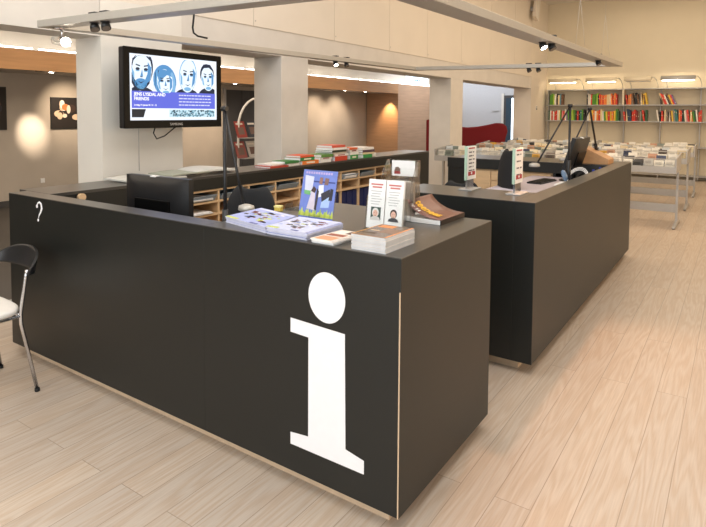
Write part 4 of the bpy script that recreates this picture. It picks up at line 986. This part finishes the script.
# unseen area lights, with no opening or luminaire modelled at them
o = lamp('AREA', 'ceiling_fill', (-1.4, 2.0, CZ-.05), 145, (.97, .96, .95), shape='RECTANGLE', size=4.0, size_y=6.5)  # added soft fill under the closed ceiling, over the desks
o = lamp('AREA', 'ceiling_fill', (-1.2, 11.5, CZ-.05), 130, (1.0, .84, .64), shape='RECTANGLE', size=4.0, size_y=8.5)  # added warm fill under the ceiling, over tables and bookcase
o = lamp('AREA', 'front_fill', (-1.6, -3.8, 2.2), 168, (.86, .94, 1.0), shape='RECTANGLE', size=5.5, size_y=2.8); aim(o, (-2.5, 5, 1.6))  # added cool fill behind the camera; the front wall has no window
o = lamp('AREA', 'side_fill', (4.3, 0.0, 2.4), 62, (.70, .88, 1.0), shape='RECTANGLE', size=5, size_y=2.4); aim(o, (-4.5, 3.2, 1.8))  # added cool fill from the right, brightens the column faces
o = lamp('AREA', 'side_fill', (4.3, 8.0, 2.0), 112, (1.0, .72, .44), shape='RECTANGLE', size=8, size_y=2.4); aim(o, (-2, 8, 1.6))  # added warm fill from the right, brightens the desk ends
o = lamp('AREA', 'passage_light', (-7.4, 17.2, 3.1), 60, (.86, .92, 1.0), shape='RECTANGLE', size=3.0, size_y=3.0)  # area light facing down under the passage ceiling, no window there
o = lamp('AREA', 'gallery_fill', (-7.0, 6.5, 3.15), 170, (1.0, .84, .66), shape='RECTANGLE', size=2.5, size_y=14)  # added warm fill that brightens the gallery
# frame spots that light the floor and the desk top
def fspot(loc, tgt, e, size=55, col=(1, .76, .52), soft=.04):
    aim(lamp('SPOT', 'frame_spot', loc, e, col, spot_size=R(size), spot_blend=.6, shadow_soft_size=soft), tgt)
fspot((-3.90, 2.18, 2.08), (-4.6, .9, 0), 60, 50)
fspot((x1+.05, 4.35, 2.08), (-.35, 3.6, 0), 45, 80, (1, .52, .28), .03)
fspot((-2.05, y1+.05, 2.05), (-1.6, 9.6, .9), 40, 90)

wd = bpy.data.worlds.new('world'); bpy.context.scene.world = wd; wd.use_nodes = True
wd.node_tree.nodes['Background'].inputs[0].default_value = (.8, .85, .9, 1); wd.node_tree.nodes['Background'].inputs[1].default_value = .3

# ------------------------------------------------------------------ camera
cam = bpy.data.cameras.new('camera'); co = bpy.data.objects.new('camera', cam); C.objects.link(co)
F_, CXp, CYp, Wp, Hp = 575.0, 348.0, 144.6, 706.0, 527.0
yaw, pitch, roll = R(34.3), R(3.15), R(.35)
f = Vector((-math.sin(yaw)*math.cos(pitch), math.cos(yaw)*math.cos(pitch), -math.sin(pitch)))
r = Vector((math.cos(yaw), math.sin(yaw), 0)); u = r.cross(f)
R_ = r*math.cos(roll)+u*math.sin(roll); U_ = R_.cross(f)
mt = Matrix((R_, U_, -f)).transposed().to_4x4(); mt.translation = Vector((0, 0, 1.62))
co.matrix_world = mt
cam.sensor_fit = 'HORIZONTAL'; cam.sensor_width = 36.0; cam.lens = F_/Wp*36.0
cam.shift_x = (Wp/2-CXp)/Wp; cam.shift_y = -(Hp/2-CYp)/Wp
cam.clip_start = .05
sc = bpy.context.scene; sc.camera = co
sc.view_settings.view_transform = 'Standard'; sc.view_settings.look = 'None'; sc.view_settings.gamma = 1; sc.view_settings.use_curve_mapping = False
sc.view_settings.exposure = 0.58
